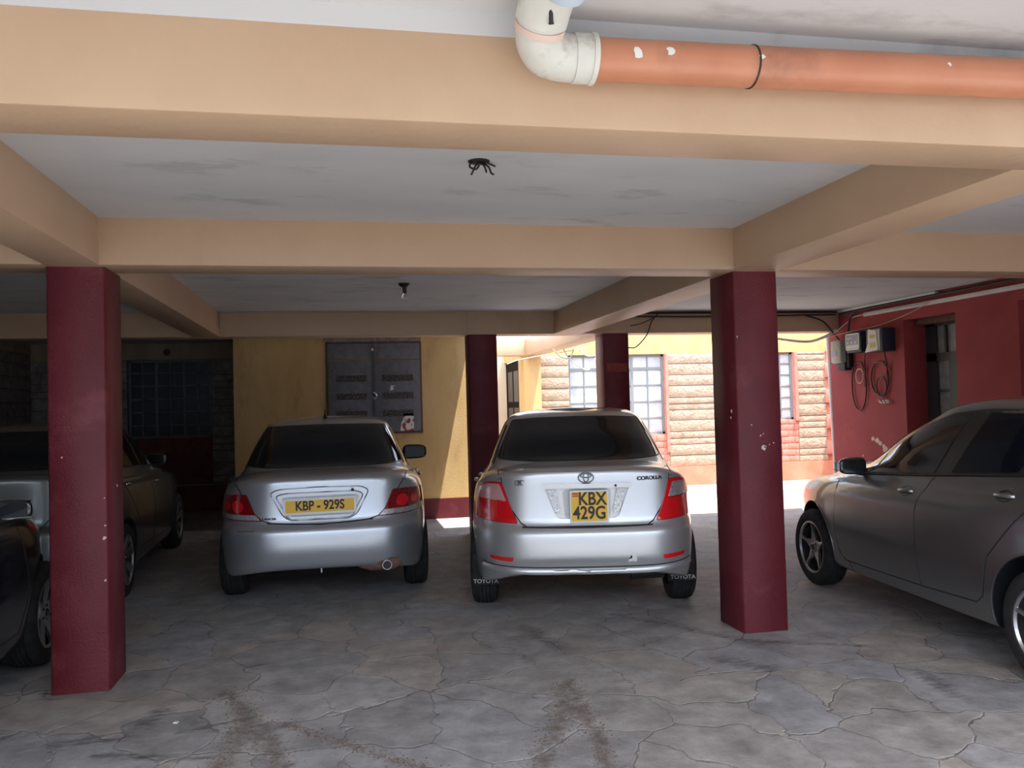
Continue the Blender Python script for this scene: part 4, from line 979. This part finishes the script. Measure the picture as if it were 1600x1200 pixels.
bm = bmesh.new(); box(bm, -.56, .56, 1.3, 3.9, .22, .34); box(bm, -.62, .62, .9, 1.0, .26, .34); obj('underbody', bm, MT['black'], c.root)
bm = bmesh.new(); tube(bm, [(.30, .30, .33), (.42, .30, .335), (.52, .34, .33)], .05, 12); obj('rear_silencer', bm, MT['black'], c.root, 40)
c.patch('windscreen', 'top', [(-.60, 3.02), (-.5, 2.50), (.5, 2.50), (.60, 3.02), (.3, 3.08), (-.3, 3.08)], MT['tint'], .003, .006, .06)

# ---------- blue-silver saloon (centre left)
c = Car('silver_saloon_car', 'silver saloon seen from behind before the yellow wall, with a long single-line plate', (-.175, 6.18), 1.6)
rows = rowset(4.46, 1.695, 1.445, 1.045, 1.003, .58, 1.25, 1.8, 2.4, 3.2, .98, .70, zrear=.355, wroof=.535, belt=.93, wglass=.735, step_z=.66)
garn = [(-.36, .90), (-.30, .926), (0, .936), (.30, .928), (.355, .898), (.25, .70), (-.25, .70)]
inner = [(-.315, .875), (-.25, .89), (.25, .893), (.31, .87), (.225, .712), (-.225, .708)]
cb = bmesh.new(); prism(cb, corner_round(inner, .04, 6), 'y', -.3, .095)
c.body(rows, MT['silverblue'], [(1.0, .31, .345, .58), (3.6, .31, .345, .58)], [(cb, MT['silverblue'])])
bm = bmesh.new()
seam = [(-.635, .985), (-.60, .93), (-.53, .83), (-.47, .75), (-.42, .705), (-.34, .682), (-.2, .672), (0, .668), (.2, .672), (.34, .682), (.42, .705), (.47, .75), (.53, .83), (.60, .93), (.635, .985)]
c.line(bm, 'rear', seam, .0045); c.line(bm, 'rear', [(-.38, .685), (0, .664), (.38, .685)], .007, lift=-.002)
for sd in (-1, 1):
    c.line(bm, 'top', [(sd*.63, .28), (sd*.655, .50)], .0035)
obj('panel_gaps', bm, MT['seam'], c.root, 60)
bm = bmesh.new(); c.line(bm, 'rear', corner_round(garn, .07, 6), .005, closed=True, lift=.001); c.line(bm, 'rear', corner_round([(p[0]*1.02, .80+(p[1]-.80)*1.06) for p in inner], .04, 6), .005, closed=True, lift=.002)
obj('recess_rim', bm, MT['silverblue'], c.root, 60)
bm = bmesh.new(); lathe(bm, [(.05, .011), (.075, .011)], 'y', 16, center=(.235, 0, .906)); obj('key_lock', bm, MT['alloydark'], c.root)
bm = bmesh.new(); prism(bm, corner_round([(-.28, .862), (.285, .862), (.22, .722), (-.215, .722)], .02), 'y', .082, .093); obj('plate_backing', bm, MT['platewhite'], c.root)
plate(c, -.262, .262, .742, .862, .035, [('KBP - 929S', 0, .002)], .094, white=.017, roll_=math.radians(-.6))
c.patch('rear_window', 'rear', [(-.635, 1.055), (-.50, 1.358), (-.3, 1.366), (0, 1.370), (.3, 1.366), (.50, 1.358), (.635, 1.055), (.3, 1.050), (-.3, 1.050)], MT['tint'], .003, .006, .04, rnd=.02)
bm = bmesh.new(); c.line(bm, 'rear', corner_round([(-.64, 1.052), (-.505, 1.36), (-.3, 1.369), (0, 1.373), (.3, 1.369), (.505, 1.36), (.64, 1.052), (.3, 1.047), (-.3, 1.047)], .02), .006, closed=True); obj('window_seal', bm, MT['trim'], c.root, 60)
for sd in (-1, 1):
    tl = [(.535, .888), (.62, .886), (.70, .876), (.775, .86), (.79, .70), (.415, .703), (.47, .75)]
    P = tl if sd > 0 else mirx(tl)
    lamp = c.patch('tail_light', 'rear', P, MT['darkredlens'], .006, .010, .03, rnd=.012)
    lo = [(.462, .745), (.785, .742), (.79, .704), (.43, .707)]; P2 = lo if sd > 0 else mirx(lo)
    c.patch('clear_lens', 'rear', P2, MT['clearlens'], .008, .006, .04, parent=lamp, rnd=.008, label='clear lower lens strip')
    for cx, r_ in ((.60, .045), (.70, .036)):
        c.patch('lamp_disc', 'rear', circle(sd*cx, .80, r_), MT['redlens'], .009, .006, .03, parent=lamp, rnd=0, label='round bright red lamp')
    bm = bmesh.new(); c.line(bm, 'rear', corner_round(P, .012), .004, closed=True); obj('lamp_rim', bm, MT['trim'], lamp, 60)
    c.wheel(sd*.735, 1.0, .305, .19, sd, 'nine', .19); c.wheel(sd*.735, 3.6, .305, .19, sd, 'nine', .19)
    v = 'left' if sd < 0 else 'right'
    c.patch('rear_side_window', v, [(1.0, 1.03), (1.40, 1.325), (1.98, 1.36), (2.03, .985)], MT['tint'], .003, .006, .06)
    c.patch('front_side_window', v, [(2.09, .985), (2.05, 1.36), (2.45, 1.31), (3.05, 1.0)], MT['tint'], .003, .006, .06)
    bm = bmesh.new(); c.line(bm, v, [(1.33, .50), (1.12, .80), (1.08, 1.0)], .003); c.line(bm, v, [(2.06, 1.0), (2.06, .35)], .003); c.line(bm, v, [(3.08, 1.0), (3.1, .7), (3.02, .35)], .003); c.line(bm, v, [(1.3, .33), (3.02, .31)], .003)
    obj('door_gaps', bm, MT['seam'], c.root, 60)
    handle(c, v, 1.36, .90, c.root, cup=False); handle(c, v, 2.22, .87, c.root, cup=False)
    mirror(c, sd, 2.75, 1.03, MT['black'], 1.2 if sd > 0 else .7, .22 if sd > 0 else .05, MT['trim'])
h, n = c.hit('rear', -.365, .715); text('badge_lettering', 'LANCER', .020, c.root, MT['seam'], ONSURF(h, n), bold=.001, sx=1.35, extrude=.002)
h, n = c.hit('top', -.02, 1.52); bm = bmesh.new(); tube(bm, [h+Vector((0, .02, -.01)), h+Vector((0, 0, .02)), h+Vector((0, -.03, .032)), h+Vector((0, -.05, .075))], [.030, .016, .006, .003], 10); obj('aerial', bm, MT['black'], c.root, 50)
bm = bmesh.new(); tube(bm, [(.28, .12, .345), (.36, .085, .338), (.52, .085, .345), (.57, .12, .35)], [.028, .04, .045, .03], 14); box(bm, .3, .55, .1, .45, .32, .40, .03); obj('rear_silencer', bm, MT['rust'], c.root, 40)
bm = bmesh.new(); lathe(bm, [(.025, .032), (.12, .032)], 'y', 22, center=(.475, 0, .345)); obj('exhaust_pipe', bm, MT['alloydark'], c.root, 40)
bm = bmesh.new(); lathe(bm, [(.018, .036), (.06, .036), (.06, .030), (.018, .030)], 'y', 24, close=True, center=(.475, 0, .345)); obj('exhaust_rim', bm, MT['chrome'], c.root, 40)
bm = bmesh.new(); box(bm, -.005, .005, .06, .07, .31, .37); obj('tow_hook', bm, MT['alloy'], c.root)
bm = bmesh.new(); c.line(bm, 'rear', [(-.60, .628), (-.52, .632), (-.47, .636)], .0025); obj('bumper_scratch', bm, MT['seam'], c.root, 60)
bm = bmesh.new(); box(bm, -.56, .56, 1.3, 3.9, .22, .34); obj('underbody', bm, MT['black'], c.root)
c.patch('windscreen', 'top', [(-.60, 3.12), (-.5, 2.56), (.5, 2.56), (.60, 3.12), (.3, 3.18), (-.3, 3.18)], MT['tint'], .003, .006, .06)

# ---------- bronze-grey compact car at the right
c = Car('grey_compact_car', 'bronze grey compact car with star-spoke rims, parked at the right edge beside the red wall', (4.145, 2.555), 5.5)
rows = rowset(4.28, 1.69, 1.475, 1.07, 1.03, .50, 1.05, 1.75, 2.18, 3.12, 1.01, .74, zrear=.33, wroof=.56, belt=.955, wglass=.75, step_z=.68, sill=.215)
c.body(rows, MT['greypaint'], [(.93, .31, .355, .56), (3.41, .31, .355, .56)])
for sd in (-1, 1):
    v = 'left' if sd < 0 else 'right'
    # black door frame band first, then glass
    c.patch('window_trim', v, [(2.83, .925), (2.72, .985), (2.50, 1.165), (2.20, 1.295), (1.90, 1.375), (1.58, 1.402), (1.20, 1.400), (.95, 1.37), (.62, 1.16), (.66, 1.075), (1.1, 1.05), (1.9, .985)], MT['trim'], .002, .005, .05, rnd=.02)
    fd = c.patch('front_door', v, [(2.965, .82), (2.985, .50), (2.93, .34), (2.85, .30), (1.93, .315), (1.955, .56), (1.955, .80), (1.87, .980), (2.83, .918)], c.paint, .005, .008, .03, rnd=.04)
    rd = c.patch('rear_door', v, [(1.86, .978), (1.945, .80), (1.945, .56), (1.92, .315), (1.42, .335), (1.36, .38), (1.30, .60), (1.10, .82), (.96, .95), (.93, 1.058)], c.paint, .005, .008, .03, rnd=.04)
    c.patch('front_side_window', v, [(2.60, .955), (2.53, 1.10), (2.21, 1.262), (1.96, 1.338), (1.72, 1.368), (1.89, 1.005)], MT['tint2'], .005, .005, .05, parent=fd, rnd=.015)
    c.patch('quarter_glass', v, [(2.76, .950), (2.63, .957), (2.565, 1.085), (2.60, 1.07)], MT['tint2'], .005, .005, .05, parent=fd, rnd=.01)
    c.patch('rear_side_window', v, [(1.73, 1.020), (1.55, 1.378), (1.15, 1.372), (1.065, 1.36), (1.20, 1.062)], MT['tint'], .005, .005, .05, parent=rd, rnd=.02)
    c.patch('rear_quarter_glass', v, [(1.165, 1.065), (1.03, 1.352), (.93, 1.32), (.72, 1.15), (.76, 1.09)], MT['tint'], .005, .005, .05, parent=rd, rnd=.02)
    bm = bmesh.new()
    c.line(bm, v, [(2.97, .90), (2.972, .80), (2.992, .50), (2.94, .34), (2.86, .293), (1.92, .308), (1.41, .328), (1.352, .375), (1.295, .60), (1.095, .82), (.952, .95), (.92, 1.05)], .0038)
    c.line(bm, v, [(1.865, .98), (1.95, .80), (1.95, .56), (1.925, .32)], .0038)
    c.line(bm, v, [(2.83, .30), (2.78, .23)], .003)
    obj('door_gaps', bm, MT['seam'], c.root, 60)
    bm = bmesh.new(); c.line(bm, v, [(2.80, .930), (1.9, .992), (1.1, 1.052), (.70, 1.078)], .006, lift=.003); obj('belt_moulding', bm, MT['trim'], c.root, 60)
    handle(c, v, 2.075, .880, fd, cup=True, length=.07); handle(c, v, 1.215, .935, rd, cup=True, length=.07)
    for yy in (.93, 3.41):
        bm = bmesh.new(); pts = []
        for k in range(33):
            a = PI*(-.09) + PI*1.18*k/32; pts.append((yy+.362*math.cos(a), .31+.362*math.sin(a)))
        c.line(bm, v, pts, .008, lift=-.001); obj('arch_lip', bm, MT['greypaint'], c.root, 60)
    c.wheel(sd*.735, .93, .30, .185, sd, 'star5', .20); c.wheel(sd*.735, 3.41, .30, .185, sd, 'star5', .20)
    mr = mirror(c, sd, 2.66, 1.00, MT['blackpaint'], .95, .15)
    bm = bmesh.new(); box(bm, sd*.20, sd*.258, .0, .045, -.02, .02, .01); obj('indicator_lens', bm, MT['clearlens'], mr, 40)
bm = bmesh.new(); box(bm, -.6, .6, .45, 3.8, .20, .34); obj('underbody', bm, MT['black'], c.root)
c.patch('rear_window', 'rear', [(-.62, 1.10), (-.50, 1.38), (.50, 1.38), (.62, 1.10)], MT['tint'], .003, .006, .05)
c.patch('windscreen', 'top', [(-.62, 3.04), (-.5, 2.33), (.5, 2.33), (.62, 3.04), (.3, 3.1), (-.3, 3.1)], MT['tint2'], .003, .006, .06)

# ---------- silver saloon behind the left pillar, its shade put into the paint
c = Car('silver_saloon_car', 'silver saloon in shade-darkened paint, half hidden behind the left pillar, its right side in view', (-2.555, 6.42), -1.54)
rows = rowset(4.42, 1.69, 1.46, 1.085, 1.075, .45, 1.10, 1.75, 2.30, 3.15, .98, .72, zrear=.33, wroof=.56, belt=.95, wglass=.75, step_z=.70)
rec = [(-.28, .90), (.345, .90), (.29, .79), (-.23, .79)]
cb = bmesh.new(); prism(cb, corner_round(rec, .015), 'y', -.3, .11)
c.body(rows, MT['shadedsilver'], [(.92, .31, .345, .56), (3.50, .31, .345, .56)], [(cb, MT['shadedsilver'])])
c.patch('rear_window', 'rear', [(-.62, 1.10), (-.50, 1.385), (.50, 1.385), (.62, 1.10)], MT['tint'], .003, .006, .05)
bm = bmesh.new(); prism(bm, [(-.27, .905), (.36, .912), (.345, .885), (-.26, .88)], 'y', .04, .10); obj('boot_handle_bar', bm, MT['trim'], c.root)
for sd in (-1, 1):
    v = 'left' if sd < 0 else 'right'
    c.patch('window_trim', v, [(2.86, .965), (2.3, 1.265), (1.95, 1.365), (1.45, 1.385), (1.0, 1.34), (.72, 1.08), (1.9, 1.0)], MT['trim'], .002, .005, .05)
    c.patch('rear_side_window', v, [(.86, 1.08), (1.10, 1.325), (1.50, 1.355), (1.78, 1.345), (1.88, 1.03)], MT['tint'], .005, .005, .05)
    c.patch('front_side_window', v, [(1.97, 1.025), (1.88, 1.335), (2.28, 1.235), (2.72, .995)], MT['tint2'], .005, .005, .05)
    bm = bmesh.new(); c.line(bm, v, [(1.92, .99), (1.96, .60), (1.93, .33)], .0035); c.line(bm, v, [(.95, 1.03), (1.05, .85), (1.30, .60), (1.36, .35), (1.93, .33), (2.9, .31), (3.0, .6), (2.98, .9)], .0035); obj('door_gaps', bm, MT['seam'], c.root, 60)
    handle(c, v, 1.10, .915, c.root, MT['chrome'], False); handle(c, v, 2.17, .855, c.root, MT['chrome'], False)
    c.wheel(sd*.735, .92, .305, .185, sd, 'wide7', .20); c.wheel(sd*.735, 3.50, .305, .185, sd, 'wide7', .20)
    mirror(c, sd, 2.86, 1.03, MT['shadedsilver'], .95, .12)
    tl = [(.60, .99), (.66, 1.0), (.74, .96), (.765, .80), (.60, .80)]
    c.patch('tail_light', 'rear', tl if sd > 0 else mirx(tl), MT['redlens'], .006, .01, .04)
bm = bmesh.new(); box(bm, -.6, .6, .45, 3.8, .20, .34); obj('underbody', bm, MT['black'], c.root)
bm = bmesh.new(); c.line(bm, 'rear', [(-.60, 1.02), (-.50, .80), (-.42, .70), (.42, .70), (.50, .80), (.60, 1.02)], .004); obj('boot_gaps', bm, MT['seam'], c.root, 60)
c.patch('windscreen', 'top', [(-.62, 3.06), (-.5, 2.45), (.5, 2.45), (.62, 3.06), (.3, 3.12), (-.3, 3.12)], MT['tint2'], .003, .006, .06)
h, n = c.hit('top', .43, 1.35); bm = bmesh.new(); tube(bm, [h+Vector((0, .02, -.01)), h+Vector((0, 0, .015)), h+Vector((-.01, -.03, .06)), h+Vector((-.02, -.06, .13))], [.022, .010, .004, .002], 8); obj('aerial', bm, MT['black'], c.root, 50)

# ---------- black car at the left edge
c = Car('black_compact_car', 'black car at the left edge, only its front wheel, fender and mirror in view', (-2.60, 2.47), 0)
rows = rowset(3.78, 1.69, 1.50, 1.08, 1.04, .35, .62, 1.6, 1.95, 2.86, 1.13, .90, zrear=.33, wroof=.57, belt=1.04, wglass=.75, step_z=.70, sill=.215)
c.body(rows, MT['blackpaint'], [(.62, .31, .355, .56), (3.08, .31, .355, .56)])
for sd in (-1, 1):
    v = 'left' if sd < 0 else 'right'
    c.patch('window_trim', v, [(2.60, .95), (2.1, 1.30), (1.7, 1.42), (1.2, 1.44), (.7, 1.40), (.45, 1.10), (1.6, 1.0)], MT['tint'], .003, .005, .05)
    bm = bmesh.new(); c.line(bm, v, [(2.70, .98), (2.66, .84), (2.74, .50), (2.6, .31), (1.6, .32), (1.62, .98)], .0035); obj('door_gaps', bm, MT['seam'], c.root, 60)
    c.wheel(sd*.735, .62, .31, .19, sd, 'wide5', .205); c.wheel(sd*.735, 3.08, .31, .19, sd, 'wide5', .205)
    mr = mirror(c, sd, 2.50, 1.0, MT['blackpaint'], .85, .10)
    bm = bmesh.new(); tube(bm, [(sd*.05, -.022, -.045), (sd*.20, -.022, -.04)], .006, 8); obj('chrome_strip', bm, MT['chrome'], mr, 40)
    handle(c, v, 1.2, .93, c.root, MT['chrome'], False); handle(c, v, 1.95, .90, c.root, MT['chrome'], False)
c.patch('windscreen', 'top', [(-.62, 2.78), (-.5, 2.05), (.5, 2.05), (.62, 2.78), (.3, 2.84), (-.3, 2.84)], MT['tint'], .003, .006, .06)
bm = bmesh.new(); box(bm, -.6, .6, .45, 3.4, .20, .34); obj('underbody', bm, MT['black'], c.root)
